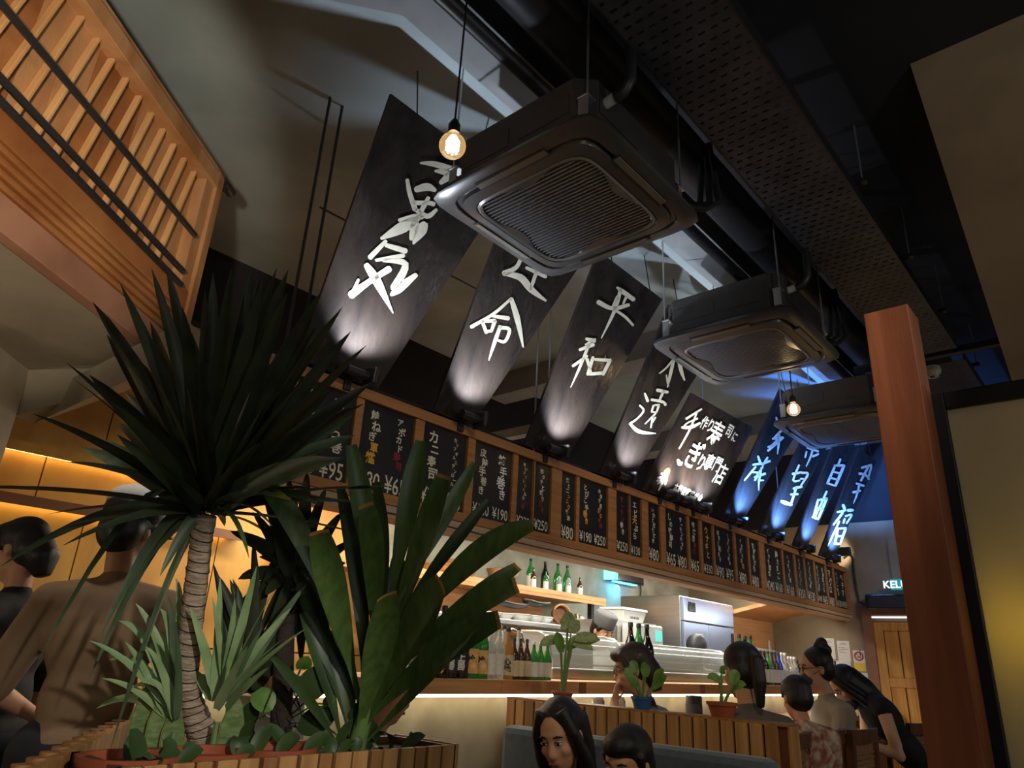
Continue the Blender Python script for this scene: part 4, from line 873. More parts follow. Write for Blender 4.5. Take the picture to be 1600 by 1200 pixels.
# ---- steel hood / box left of the fridge, white plastic tub and ticket machine
hx0 = at(965, 985, y=3.75).x; hx1 = at(1030, 985, y=3.75).x; hz = at(1000, 972, y=3.75).z
r = thing('steel_cabinet', 'low steel cabinet carrying the white tub beside the fridge', 'cabinet', ((hx0 + hx1) / 2, 4.0, 0))
MB().box((hx0, 3.78, .1), (hx1, 4.35, hz)).build('body', 'steel', r, bevel=.006)
MB().box((hx0 + .02, 3.765, .15), ((hx0 + hx1) / 2 - .01, 3.779, hz - .05)).build('door', 'steel', r, bevel=.004); MB().box(((hx0 + hx1) / 2 + .01, 3.765, .15), (hx1 - .02, 3.779, hz - .05)).build('door', 'steel', r, bevel=.004)
MB().box((hx0 + .05, 3.83, 0), (hx1 - .05, 4.3, .1)).build('plinth', 'black', r)
tx0 = at(970, 972, y=3.85).x; tx1 = at(1006, 972, y=3.85).x
r = thing('plastic_tub', 'white plastic tub with lid on the steel cabinet', 'tub', ((tx0 + tx1) / 2, 3.95, hz))
MB().hexa([(tx0 + .03, 3.84, hz), (tx1 - .03, 3.84, hz), (tx1 - .03, 4.06, hz), (tx0 + .03, 4.06, hz)], [(tx0, 3.82, hz + .1), (tx1, 3.82, hz + .1), (tx1, 4.08, hz + .1), (tx0, 4.08, hz + .1)]).build('body', 'crockery', r, bevel=.008)
MB().box((tx0 - .01, 3.81, hz + .1), (tx1 + .01, 4.09, hz + .125)).build('lid', 'crockery', r, bevel=.006)
tm = MB(); text_mesh(tm, 'Grams', ((tx0 + tx1) / 2, 3.832, hz + .05), .06, UX, UZ, NF); tm.build('writing', 'ink', r)
qx0 = at(995, 1000, y=3.6).x; qx1 = at(1032, 1000, y=3.6).x; qz = at(1010, 976, y=3.6).z
r = thing('ice_machine', 'white machine with small green screen beside the fridge', 'machine', ((qx0 + qx1) / 2, 3.68, ZL - .04))
MB().box((qx0, 3.57, 1.2), (qx1, 3.76, qz)).build('body', 'crockery', r, bevel=.015)
MB().box((qx1 - .14, 3.56, qz - .14), (qx1 - .04, 3.571, qz - .05)).build('screen', 'screen_green', r)
MB().box((qx1 - .05, 3.56, qz - .26), (qx1 - .03, 3.571, qz - .18)).build('switch', 'black', r)
# ---- wooden cabinet end panel with boxed soffit right of the fridge
cx0 = fx1 + .03; cz_ = at(1175, 968, y=3.78).z
r = thing('wood_panel_box', 'tall wooden panel and boxed soffit right of the fridge', 'panel', ((cx0 + XF) / 2, 3.85, 0))
MB().box((cx0, 3.78, 0), (XF - .02, 3.84, cz_)).build('panel', 'counter_wood', r)
zA_, zB_ = cz_, at(1190, 940, y=3.25).z; xmid = at(1175, 955, y=3.5).x
for a, b in ((cx0, xmid - .004), (xmid + .004, XF - .02)):
    MB().hexa([(a, 3.78, zA_), (b, 3.78, zA_), (b, 3.25, zB_), (a, 3.25, zB_)], [(a, 3.84, zA_ + .03), (b, 3.84, zA_ + .03), (b, 3.25, zB_ + .04), (a, 3.25, zB_ + .04)]).build('soffit_panel', 'counter_wood', r)
MB().box((cx0, 3.2, zB_ - .002), (XF - .02, 3.26, zB_ + .3)).build('fascia', 'slat_back', r)
wp = at(1203, 1022, y=3.77); tag(MB().bar(wp + Vector((0, 0, -.12)), wp + Vector((0, 0, .16)), .05, .01, up=(0, 1, 0)).bar(wp + Vector((-.9, 0, .06)), wp + Vector((.25, 0, .03)), .03, .008, up=(0, 1, 0)).build('paper_ribbon', 'label_white'), 'white paper ribbon taped across the wooden panel', 'ribbon')
# ---- notices on the far wall
def notice(lab, x0, y0, x1, y1, lines, big=None, m='label_white', g='notices on the far wall'):
    a, b = at(x0, y0, x=XF - .006), at(x1, y1, x=XF - .006); r = thing('notice', lab, 'notice', ((a + b) / 2), g)
    MB().box((XF - .006, b.y, b.z), (XF, a.y, a.z)).build('sheet', m, r)
    tm = MB(); ux = Vector((0, -1, 0)); nn = Vector((-1, 0, 0)); h = a.z - b.z; w = a.y - b.y
    for k, t in enumerate(lines): tm.box((XF - .008, b.y + w * (1 - t[1]), b.z + h * t[2]), (XF - .0062, b.y + w * (1 - t[0]), b.z + h * t[2] + h * .015))
    if tm.v: tm.build('print', 'ink', r)
    return r, a, b
L_ = [(.3, .7, .86), (.2, .8, .80), (.12, .6, .66), (.12, .85, .58), (.12, .5, .5), (.12, .7, .42)]
notice('upper left white printed notice on the far wall', 1284, 997, 1306, 1030, L_)
notice('upper right white printed notice on the far wall', 1307, 1001, 1330, 1034, L_)
notice('wide white notice below the two printed sheets', 1298, 1032, 1330, 1046, [(.2, .8, .6), (.15, .6, .35)])
notice('small white notice near the door, lowest one', 1343, 1051, 1357, 1064, [(.2, .8, .6), (.2, .7, .4)])
notice('small framed white notice beside the bun of the standing woman', 1289, 1030, 1297, 1043, [(.2, .8, .5)])
r, a, b = notice('no smoking notice with red circle and yellow lower half', 1332, 1016, 1354, 1049, [])
MB().box((XF - .008, b.y + .004, b.z + .004), (XF - .0062, a.y - .004, b.z + (a.z - b.z) * .4)).build('yellow_field', mk('sign_yellow', (.65, .45, .03), .6), r)
cc_ = Vector((XF - .009, (a.y + b.y) / 2, b.z + (a.z - b.z) * .72)); rad = (a.z - b.z) * .2
sg_ = MB().tube([cc_ + Vector((0, math.cos(t), math.sin(t))) * rad for t in [k * math.pi / 12 for k in range(25)]], .008, 6).bar(cc_ + Vector((0, rad * .7, rad * .7)), cc_ - Vector((0, rad * .7, rad * .7)), .006, .014, up=(1, 0, 0)); sg_.build('prohibition_ring', mk('sign_red', (.45, .03, .03), .6), r)
MB().bar(cc_ + Vector((.002, rad * .55, -.01)), cc_ + Vector((.002, -rad * .55, -.01)), .006, .022, up=(1, 0, 0)).tube([cc_ + Vector((.002, -rad * .5, .0)), cc_ + Vector((.002, -rad * .3, .04)), cc_ + Vector((.002, -rad * .5, .07))], .005, 5).build('cigarette', 'ink', r)
# ---- exit sign, black speaker box and cable on the far wall
a, b = at(1390, 905, x=XF - .25), at(1432, 921, x=XF - .25)
r = thing('exit_sign', 'lit green-blue exit sign half hidden by the wooden post', 'sign', ((a + b) / 2))
MB().box((XF - .25, b.y, b.z), (XF - .21, a.y, a.z)).build('housing', mk('sign_teal', (.02, .20, .22), .4, emit=(.02, .22, .25), estr=.8), r, bevel=.004)
tm = MB(); text_mesh(tm, 'KELUAR', (XF - .252, (a.y + b.y) / 2, (a.z + b.z) / 2), (a.z - b.z) * .95, Vector((0, -1, 0)), UZ, Vector((-1, 0, 0)), bold=.02); tm.build('lettering', mk('sign_letters', (.9, .95, .9), .5, emit=(.8, 1, .95), estr=1.2), r)
MB().tube([(XF - .23, (a.y + b.y) / 2, a.z), (XF - .23, (a.y + b.y) / 2, a.z + .5)], .008, 6).build('stem', 'black_metal', r)
a, b = at(1350, 928, x=XF - .2), at(1425, 953, x=XF - .2)
r = thing('wall_speaker', 'long black speaker box above the plank door', 'speaker', ((a + b) / 2))
MB().box((XF - .2, b.y, b.z), (XF - .002, a.y, a.z)).build('case', 'black_gloss', r, bevel=.02)
MB().box((XF - .206, b.y + .04, b.z + .03), (XF - .2, a.y - .04, a.z - .03)).build('front_cloth', 'black', r)
cbp = [at(1352, 945, x=XF - .02), at(1342, 940, x=XF - .02), at(1338, 920, x=XF - .02), at(1334, 890, x=XF - .02), at(1332, 872, x=XF - .02), at(1326, 866, x=XF - .02), at(1318, 872, x=XF - .02)]
tag(MB().tube(cbp, .012, 8).build('wall_cable', 'cord', smooth=True), 'black cable curving down the far wall to the speaker box', 'cable')
# far wall lamp that glows behind the last banners
wl_ = at(1318, 862, x=XF - .3); r = thing('wall_floodlight', 'small black floodlight shining on the far wall behind the last banner', 'lamp', wl_)
MB().box(wl_ + Vector((-.03, -.08, -.05)), wl_ + Vector((.03, .08, .05))).build('head', 'black_metal', r, bevel=.006)
MB().tube([wl_, Vector((XF, wl_.y, wl_.z - .02))], .012, 6).build('arm', 'black_metal', r)
lo = light('SPOT', 'floodlight_beam', wl_ + Vector((.02, .02, 0)), 14, WARM2, .04, target=(XF, wl_.y + .25, wl_.z + .05), spot=95, blend=.4); lo.parent = r; lo.location = Vector((.04, .02, 0))
# ================================================================== SLATTED DIVIDER, BENCH, PLANT POTS
DX = 3.14; DZ = 1.15; DY0 = at(1218, 1135, z=DZ).y; DY1 = 2.74
dv = thing('slatted_divider', 'wooden slatted divider behind the bench', 'divider', (DX, (DY0 + DY1) / 2, 0))
MB().box((DX, DY0, 0), (DX + .09, DY1, DZ - .004)).build('core', 'slat_back', dv)
MB().box((DX - .012, DY0 - .01, DZ - .004), (DX + .10, DY1, DZ + .006)).build('top_cap', 'slat_wood2', dv)
y = DY1; k = 0
while y > DY0 + .03:
    MB().box((DX - .018, y - .058, 0), (DX, y - .006, DZ - .004)).build('slat', 'slat_wood' if random.random() < .7 else 'slat_wood2', dv, bevel=.002); y -= .064; k += 1
for j in range(2): MB().box((DX + .002 + j * .046, DY0 - .016, 0), (DX + .042 + j * .046, DY0, DZ - .004)).build('end_slat', 'slat_wood', dv, bevel=.002)
mk('bench_fabric', (.06, .085, .11), .85, var=.15, vscale=30, sheen=.3)
zbk = at(800, 1133, x=DX - .1).z; by1 = at(790, 1140, x=DX - .1).y
be = thing('bench', 'blue-grey upholstered bench against the slatted divider', 'bench', (DX - .35, 2.0, 0))
MB().box((DX - .14, DY0 + .02, .29), (DX - .02, by1, zbk)).build('back_cushion', 'bench_fabric', be, bevel=.035)
MB().box((DX - .62, DY0 + .02, .18), (DX - .14, by1, .29)).build('seat_cushion', 'bench_fabric', be, bevel=.03)
MB().box((DX - .58, DY0 + .04, 0), (DX - .03, by1 - .02, .178)).build('base', 'slat_back', be)
mk('terracotta', rgb(150, 74, 44), .7, var=.12, vscale=12)
mk('blue_pot', rgb(44, 88, 140), .5)
mk('soil', (.02, .014, .01), .9, bump=.5, bscale=60)
mk('leaf_small', (.09, .20, .035), .45, col2=(.17, .30, .06), vscale=18)
mk('leaf_speck', (.16, .24, .07), .45, col2=(.34, .38, .16), vscale=60)
mk('stem', (.14, .22, .06), .5)
def bez_leaf(P0, P1, P2, width, prof, face, n=9, fold=.22):
    mb = MB(); P0, P1, P2 = Vector(P0), Vector(P1), Vector(P2); face = Vector(face)
    for i in range(n + 1):
        t = i / n; c = P0 * (1 - t) ** 2 + P1 * 2 * t * (1 - t) + P2 * t * t
        tg = ((P1 - P0) * (1 - t) + (P2 - P1) * t).normalized(); sd = tg.cross(face)
        if sd.length < .02: sd = tg.orthogonal()
        sd.normalize(); nr = sd.cross(tg).normalized(); w = max(prof(t) * width * .5, .0006)
        mb.v += [c - sd * w + nr * w * fold, c - sd * w * .5 + nr * w * fold * .35, c, c + sd * w * .5 + nr * w * fold * .35, c + sd * w + nr * w * fold]
    for i in range(n):
        for j in range(4): a = i * 5 + j; mb.f.append((a, a + 1, a + 6, a + 5))
    return mb
def view_dir(p): return (Vector((0, 0, EYE)) - Vector(p)).normalized()
def pot(lab, px, py, w, h, m, plant, pl_lab):
    p = at(px, py, x=DX + .045); p.z = DZ + .006
    r = thing('flower_pot', lab, 'pot', p, 'flower pots on the divider')
    MB().lathe([(w * .36, 0), (w * .48, h * .8), (w * .52, h * .8), (w * .53, h), (w * .47, h), (w * .44, h * .75), (w * .3, h * .7)], p, 20).build('pot', m, r, smooth=True)
    MB().lathe([(w * .45, h * .72), (w * .2, h * .76), (.001, h * .78)], p, 16).build('soil', 'soil', r)
    q = thing('potted_plant', pl_lab, 'plant', p + Vector((0, 0, h * .76)), 'plants in the divider pots')
    c = p + Vector((0, 0, h * .75)); rg = Vector((RW[0][0], RW[1][0], 0))     # sideways
    for (sx_, sz, lw, ll, tx, tz) in plant:
        a = c + rg * sx_ * .2; b = c + rg * sx_ + Vector((random.uniform(-.02, .02), random.uniform(-.03, .03), sz))
        MB().tube([a, a.lerp(b, .5) + rg * sx_ * -.15, b], [.006, .005, .004], 6).build('stem', 'stem', q, smooth=True)
        e_ = b + rg * tx + Vector((random.uniform(-.03, .01), random.uniform(-.02, .02), tz)); bez_leaf(b, b.lerp(e_, .5) + Vector((0, 0, .02)), e_, lw, lambda t: math.sin(min(1, t * .9 + .1) * math.pi) ** .7, view_dir(b) + Vector((random.uniform(-.4, .4), 0, .4)), 7).build('leaf', 'leaf_speck' if lw > .055 and ll else 'leaf_small', q, smooth=True)
pot('terracotta pot with speckled plant, leftmost on the divider', 879, 1092, .11, .045, 'terracotta', [(.02, .30, .065, 1, .05, .06), (.0, .32, .07, 1, -.06, .03), (.03, .27, .06, 1, .13, .0), (.01, .22, .06, 1, .10, .06), (-.02, .26, .06, 1, -.09, -.03), (.03, .31, .07, 1, .02, .10), (.04, .24, .06, 1, .16, .03), (0, .2, .055, 1, -.03, .10), (.02, .25, .06, 1, .12, -.03)], 'tall speckled leaf plant in the leftmost terracotta pot')
pot('small blue pot with leafy plant, middle one on the divider', 1003, 1102, .10, .055, 'blue_pot', [(-.04, .08, .05, 0, -.02, .05), (.0, .10, .05, 0, .0, .06), (.04, .06, .045, 0, .03, .06), (.06, .05, .05, 0, .06, .06), (-.02, .12, .05, 0, -.03, .04), (.02, .12, .04, 0, .04, .04), (.07, .07, .045, 0, .05, .07), (-.05, .05, .045, 0, -.04, .03)], 'green heart leaf plant in the blue pot')
pot('terracotta pot with pale seedling, rightmost on the divider', 1129, 1116, .13, .06, 'terracotta', [(-.03, .10, .04, 0, -.05, .01), (.03, .09, .05, 0, .02, .06), (.0, .13, .035, 0, .02, .02), (.04, .07, .04, 0, .05, .02)], 'sparse pale seedling in the rightmost terracotta pot')
# glasses and a menu holder on the counter
for k, (px, py) in enumerate(((935, 1092), (968, 1092))):
    p = at(px, py, y=2.62); p.z = 1.0
    r = thing('glass_jar', 'squat drinking glass on the counter, %s of two' % ('left' if k == 0 else 'right'), 'glass', p, 'glasses on the counter')
    MB().lathe([(.03, 0), (.036, .01), (.037, .14), (.03, .15), (.028, .145), (.033, .02)], p, 16).build('bowl', 'glass_clear', r, smooth=True)
    MB().lathe([(.031, .15), (.033, .156), (.03, .16)], p, 16).build('rim', 'glass_clear', r, smooth=True)
p = at(1084, 1098, y=2.5); p.z = 1.0; r = thing('soy_tin', 'black printed tin on the counter', 'tin', p)
MB().lathe([(.055, 0), (.055, .17), (.05, .175)], p, 18).build('can', 'crockery_dark', r, smooth=True)
MB().lathe([(.0555, .03), (.0558, .035), (.0558, .12), (.0555, .125)], p, 18).build('print_band', 'ink', r, smooth=True)
# ================================================================== CHAIRS
mk('chair_wood', rgb(104, 66, 40), .5, var=.2, vscale=6, stretch=(4, 4, .5))
mk('rattan', rgb(150, 112, 70), .6, var=.25, vscale=90)
def make_chair(lab, p, rz):
    r = thing('rattan_chair', lab, 'chair', (0, 0, 0), 'rattan back chairs at the counter')
    W2 = .21; sz = .66; top = 1.05
    MB().box((-W2, -.20, sz - .03), (W2, .20, sz)).build('seat', 'rattan', r, bevel=.01)
    MB().box((-W2 - .01, -.21, sz - .07), (W2 + .01, -.18, sz - .031)).box((-W2 - .01, .18, sz - .07), (W2 + .01, .21, sz - .031)).build('seat_rail', 'chair_wood', r)
    for sx_ in (-1, 1):
        MB().bar((sx_ * W2, -.19, 0), (sx_ * W2, -.19, sz - .03), .04, .04).build('leg', 'chair_wood', r, bevel=.004) if False else None
        MB().bar((sx_ * W2, .19, 0), (sx_ * W2, .19, sz - .035), .04, .04, up=(1, 0, 0)).build('leg', 'chair_wood', r, bevel=.004)
        MB().add([], []).hexa([(sx_ * W2 - .022, -.215, 0), (sx_ * W2 + .022, -.215, 0), (sx_ * W2 + .022, -.165, 0), (sx_ * W2 - .022, -.165, 0)], [(sx_ * W2 - .022, -.265, top), (sx_ * W2 + .022, -.265, top), (sx_ * W2 + .022, -.225, top), (sx_ * W2 - .022, -.225, top)]).build('back_post', 'chair_wood', r, bevel=.004)
        MB().bar((sx_ * W2, -.17, .25), (sx_ * W2, .17, .25), .025, .03).build('stretcher', 'chair_wood', r)
    # curved top rail
    n = 10; mb = MB(); pts = [(-W2 - .02 + (2 * W2 + .04) * k / n, -.245 - .04 * math.sin(math.pi * k / n)) for k in range(n + 1)]
    for k in range(n):
        (xa, ya), (xb, yb) = pts[k], pts[k + 1]
        mb.hexa([(xa, ya - .015, top - .05), (xb, yb - .015, top - .05), (xb, yb + .02, top - .05), (xa, ya + .02, top - .05)], [(xa, ya - .02, top + .02), (xb, yb - .02, top + .02), (xb, yb + .015, top + .02), (xa, ya + .015, top + .02)])
    mb.build('top_rail', 'chair_wood', r)
    mb = MB()
    for k in range(1, 14): x = -W2 + .02 + (2 * W2 - .04) * k / 14; mb.tube([(x, -.222, .72), (x, -.242, top - .05)], .007, 5)
    for k in range(9): z = .73 + k * .026; mb.tube([(-W2 + .02, -.224 - k * .002, z), (0, -.224 - k * .003, z + .001), (W2 - .02, -.224 - k * .002, z)], .006, 5)
    mb.build('rattan_panel', 'rattan', r)
    MB().bar((-W2, -.218, .71), (W2, -.218, .71), .03, .03).build('lower_rail', 'chair_wood', r)
    MB().bar((-W2, .19, .3), (W2, .19, .3), .025, .03).build('footrest', 'chair_wood', r)
    r.location = (p.x, p.y, 0); r.rotation_euler = (0, 0, rz); return r
for (px, py, lab, rz) in ((1235, 1152, 'rattan backed chair next to the end of the slatted divider', 0), (1293, 1146, 'rattan backed chair behind the child in the patterned shirt', 0), (1346, 1144, 'rattan backed chair behind the standing woman', 0), (1442, 1134, 'rattan backed chair half hidden by the wooden post', -.15)):
    q = at(px, py, z=1.05); make_chair(lab, Vector((q.x, q.y + .24, 0)), rz)
# ================================================================== PLANTER AND PLANTS
PZ = 1.10
pl0 = at(228, 1196, z=PZ); pl1 = at(720, 1166, z=PZ); px0 = pl0.x - .06; px1 = pl1.x; py0 = (pl0.y + pl1.y) / 2; py1 = py0 + .28
pt = thing('planter_box', 'long slatted wooden planter box full of plants', 'planter', ((px0 + px1) / 2, (py0 + py1) / 2, 0))
MB().box((px0, py0, 0), (px1, py0 + .02, PZ)).box((px0, py1 - .02, 0), (px1, py1, PZ)).box((px0, py0, 0), (px0 + .02, py1, PZ)).box((px1 - .02, py0, 0), (px1, py1, PZ)).build('case', 'slat_back', pt)
x = px0; k = 0
while x < px1 - .01:
    w = .048 if k % 3 else .036
    MB().box((x, py0 - .014, 0), (min(x + w, px1), py0, PZ + .004)).build('slat', 'slat_wood' if k % 3 else 'slat_wood2', pt, bevel=.002)
    x += w + (.012 if k % 2 else .006); k += 1
y = py0
while y < py1 - .01: MB().box((px1, y, 0), (px1 + .014, min(y + .048, py1), PZ + .004)).build('slat', 'slat_wood', pt, bevel=.002); y += .058
so = MB().box((px0 + .021, py0 + .021, PZ - .18), (px1 - .021, py1 - .021, PZ - .02)).build('soil', 'soil', pt)
# partition with scalloped top on the left of the planter
sa_, sb_ = at(40, 1212, z=1.1), at(205, 1128, z=1.1); dd = (sb_ - sa_).normalized(); nn_ = Vector((dd.y, -dd.x, 0))
ptn = thing('scalloped_partition', 'low wooden partition with scalloped edge left of the planter', 'partition', (sa_.x, sa_.y, 0))
MB().prism([sa_ - dd * .4, sb_ + dd * .05, sb_ + dd * .05 - nn_ * .03, sa_ - dd * .4 - nn_ * .03], (0, 0, -1.1)).build('panel', 'slat_wood', ptn)
n = 16
for k in range(n):
    a = sa_ - dd * .4 + (sb_ - sa_ + dd * .45) * ((k + .5) / n) - nn_ * .038
    MB().tube([Vector((a.x, a.y, 0)), a + Vector((0, 0, .004))], .02, 10).build('batten', 'slat_wood2', ptn, smooth=True)
mk('yucca_dark', (.022, .028, .013), .45, col2=(.042, .052, .022), vscale=14, spec=.35)  # darker copy of the yucca green, upper leaves' shade put into the colour
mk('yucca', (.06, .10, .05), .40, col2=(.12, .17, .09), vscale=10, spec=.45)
mk('rosette', (.20, .32, .12), .42, col2=(.37, .48, .23), vscale=9, spec=.45)
mk('yellow_leaf', (.30, .26, .05), .5, col2=(.16, .22, .05), vscale=9)
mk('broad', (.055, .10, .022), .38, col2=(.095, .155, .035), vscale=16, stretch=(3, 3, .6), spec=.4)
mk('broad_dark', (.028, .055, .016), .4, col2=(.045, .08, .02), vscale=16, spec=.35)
mk('cut_brown', (.40, .20, .05), .7)
mk('sansevieria', (.10, .17, .05), .45, col2=(.28, .36, .14), vscale=22, stretch=(1, 1, 3))
mk('bark', (.56, .43, .31), .85, col2=(.34, .24, .15), vscale=20, stretch=(1, 1, 3.5), bump=.6, bscale=40)
mk('bark_dark', (.05, .035, .025), .85, col2=(.03, .02, .015), vscale=20, bump=.6, bscale=40)
SWORD = lambda t: (min(1, t * 5 + .55) * (1 - t) ** .55 * (1.0 if t < .5 else 1.0)) if t < 1 else 0
BROAD = lambda t: .16 + .84 * math.sin(min(1, max(0, (t - .12) / .95)) ** 1.15 * math.pi) ** .8 if t > .12 else .2
CUT = lambda t: .16 + .84 * math.sin(min(.86, max(0, (t - .12) / 1.02)) ** 1.15 * math.pi) ** .8 if t > .12 else .2
# ---- yucca
DY_ = 1.98
tr = [(322, 1192, .036), (318, 1165, .034), (312, 1135, .033), (298, 1100, .031), (291, 1060, .029), (296, 1000, .028), (303, 940, .028), (309, 890, .027), (315, 840, .026), (322, 800, .028)]
yb = at(322, 1192, d=DY_); yu = thing('yucca', 'tall yucca with ringed trunk and a big crown of sword leaves', 'plant', (yb.x, yb.y, PZ - .1))
tp = [at(a, b, d=DY_) for a, b, _ in tr]; tp = [Vector((tp[0].x, tp[0].y, PZ - .12))] + tp
pts_, rad_ = [], []
for i in range(len(tp) - 1):
    for s_ in range(6): pts_.append(tp[i].lerp(tp[i + 1], s_ / 6)); rr_ = ([.04] + [r_ for *_, r_ in tr]); rad_.append(1.12 * (rr_[i] * (1 - s_ / 6) + rr_[i + 1] * s_ / 6) * (1.03 if s_ % 3 == 0 else .97))
MB().tube(pts_, rad_, 14).build('trunk', 'bark', yu, smooth=True, angle=80)
rg_ = MB()
for i in range(16, len(pts_) - 2, 2):
    ax = (pts_[i + 1] - pts_[i]).normalized(); u_ = ax.orthogonal().normalized(); v_ = ax.cross(u_); ti = random.uniform(-.5, .5)
    rg_.tube([pts_[i] + (u_ * math.cos(a) + v_ * math.sin(a)) * rad_[i] * 1.01 + ax * .006 * math.sin(a + ti) for a in [j * math.pi / 6 for j in range(13)]], .0018, 4, cap=False)
rg_.build('leaf_scars', 'bark_dark', yu)
CR = at(324, 800, d=DY_)
UPT = [(145, 472), (188, 443), (237, 420), (260, 418), (235, 503), (167, 523), (140, 586), (172, 628), (195, 612), (183, 659), (183, 679), (133, 682), (127, 699), (105, 722), (333, 427), (362, 418), (320, 453), (393, 420), (410, 440), (391, 426), (405, 434), (432, 420), (450, 422), (449, 457), (501, 457), (535, 480), (548, 518), (572, 540), (581, 598), (568, 631), (550, 650), (516, 610), (555, 680), (535, 715), (517, 715), (470, 560), (490, 590), (300, 520), (345, 500), (380, 520), (425, 520), (455, 600), (480, 690), (215, 560), (260, 560), (285, 480)]
def yleaf(tip, depth, w, m, sag, parent=yu, base=CR, L=.66, n=9, face=None, name='leaf'):
    b0 = at(*tip, d=depth); v = b0 - base
    st = base + v.normalized() * .03 + Vector((random.uniform(-.012, .012), random.uniform(-.012, .012), random.uniform(-.02, .03)))
    mid = st.lerp(b0, .5) + Vector((0, 0, sag * v.length))
    f = face or (view_dir(mid) + Vector((random.uniform(-.5, .5), random.uniform(-.5, .5), random.uniform(.1, .9))))
    return bez_leaf(st, mid, b0, w, SWORD, f, n).build(name, m, parent, smooth=True, angle=180)
for i, t in enumerate(UPT):
    lp = math.hypot(t[0] - 324, t[1] - 800) * DY_ / FPX
    dz_ = math.sqrt(max(0, .66 ** 2 - lp ** 2)) * .6 * random.choice((-1, 1, 1))
    yleaf(t, DY_ + dz_ + random.uniform(-.06, .06), random.uniform(.068, .086), 'yucca_dark' if t[1] < 640 else 'yucca', .05 + random.uniform(-.03, .05))  # upper leaves take the shaded colour, lower ones the lit colour
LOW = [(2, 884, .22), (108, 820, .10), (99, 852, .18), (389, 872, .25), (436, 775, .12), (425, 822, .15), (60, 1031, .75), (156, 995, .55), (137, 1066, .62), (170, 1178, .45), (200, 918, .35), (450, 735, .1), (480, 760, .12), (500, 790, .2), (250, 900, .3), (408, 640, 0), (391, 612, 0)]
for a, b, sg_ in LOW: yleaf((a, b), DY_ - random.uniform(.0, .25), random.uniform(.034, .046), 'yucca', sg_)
yleaf((455, 782), DY_ - .2, .05, 'yellow_leaf', .18)
for k in range(34):
    a = random.uniform(0, 2 * math.pi); el = random.uniform(-.1, 1.3); L = random.uniform(.4, .62)
    tip = CR + Vector((math.cos(a) * math.cos(el), math.sin(a) * math.cos(el), math.sin(el))) * L
    mid = CR.lerp(tip, .5) + Vector((0, 0, .04)); bez_leaf(CR + (tip - CR) * .05, mid, tip, .055, SWORD, Vector((random.uniform(-.3, .3), random.uniform(-.3, .3), 1)) + view_dir(mid) * .6).build('leaf', 'yucca_dark', yu, smooth=True, angle=180)
# ---- rosettes growing from the base
def rosette(lab, bpx, d, tips, w, sags, m='rosette'):
    c = at(*bpx, d=d); r = thing('leaf_rosette', lab, 'plant', (c.x, c.y, PZ - .1), 'pale rosettes at the foot of the yucca')
    MB().tube([Vector((c.x, c.y, PZ - .12)), c - Vector((0, 0, .03))], [.012, .008], 8).build('stem', 'stem', r, smooth=True)
    for k, t in enumerate(tips):
        yleaf(t[:2], d + (t[2] if len(t) > 2 else random.uniform(-.15, .1)), w * random.uniform(.85, 1.15), m if k % 6 != 5 else 'yucca', sags * random.uniform(.3, 1.4), parent=r, base=c)
rosette('pale rosette of arching leaves left of the yucca trunk', (276, 1125), DY_ - .04, [(140, 1001), (171, 1031), (151, 1107), (199, 1136), (212, 943), (273, 981), (250, 950), (196, 1003), (275, 904), (238, 985), (222, 1060), (262, 930), (205, 1075), (285, 1000), (160, 1060), (185, 970), (228, 1010)], .034, .26)
rosette('pale rosette of upright leaves right of the yucca trunk', (343, 1109), DY_ - .04, [(297, 949), (344, 903), (297, 1045), (387, 1009), (401, 885), (479, 912), (480, 981), (431, 920), (420, 1043), (367, 933), (332, 933), (410, 980), (440, 1000), (380, 960), (355, 1000), (395, 1060), (455, 950)], .036, .08)
rz = bpy.data.objects['leaf_rosette.001']
for k in range(30):
    yleaf((random.uniform(330, 470), random.uniform(835, 1010)), 2.14 + random.uniform(0, .12), random.uniform(.04, .055), 'yucca_dark', .1, parent=rz, base=at(365 + random.uniform(-15, 40), 1090, d=2.1))
# ---- snake plant blades
sv = thing('snake_plant', 'mottled snake plant with upright yellow edged blades', 'plant', (*at(245, 1190, d=DY_)[:2], PZ - .1))
for (bx1, by1_, tx1, ty1, w) in ((212, 1205, 236, 1062, .062), (238, 1205, 262, 1075, .062), (262, 1205, 278, 1100, .055), (285, 1205, 272, 1140, .05), (352, 1205, 372, 1085, .06), (226, 1205, 214, 1110, .05), (250, 1205, 242, 1130, .055)):
    a, b = at(bx1, by1_, d=DY_ - .06), at(tx1, ty1, d=DY_ - .04); a.z -= .03
    lf = bez_leaf(a, a.lerp(b, .5), b, w, lambda t: .75 + .25 * math.sin(t * math.pi) if t < .7 else (1 - t) ** .5 * 1.6, view_dir(a)).build('blade', 'sansevieria', sv, smooth=True, angle=180)
    bez_leaf(a + Vector((0, -.002, 0)), a.lerp(b, .5) + Vector((0, -.002, 0)), b, w * 1.08, lambda t: .75 + .25 * math.sin(t * math.pi) if t < .7 else (1 - t) ** .5 * 1.6, view_dir(a)).build('yellow_edge', 'yellow_leaf', lf, smooth=True, angle=180).location = (0, .004, 0)
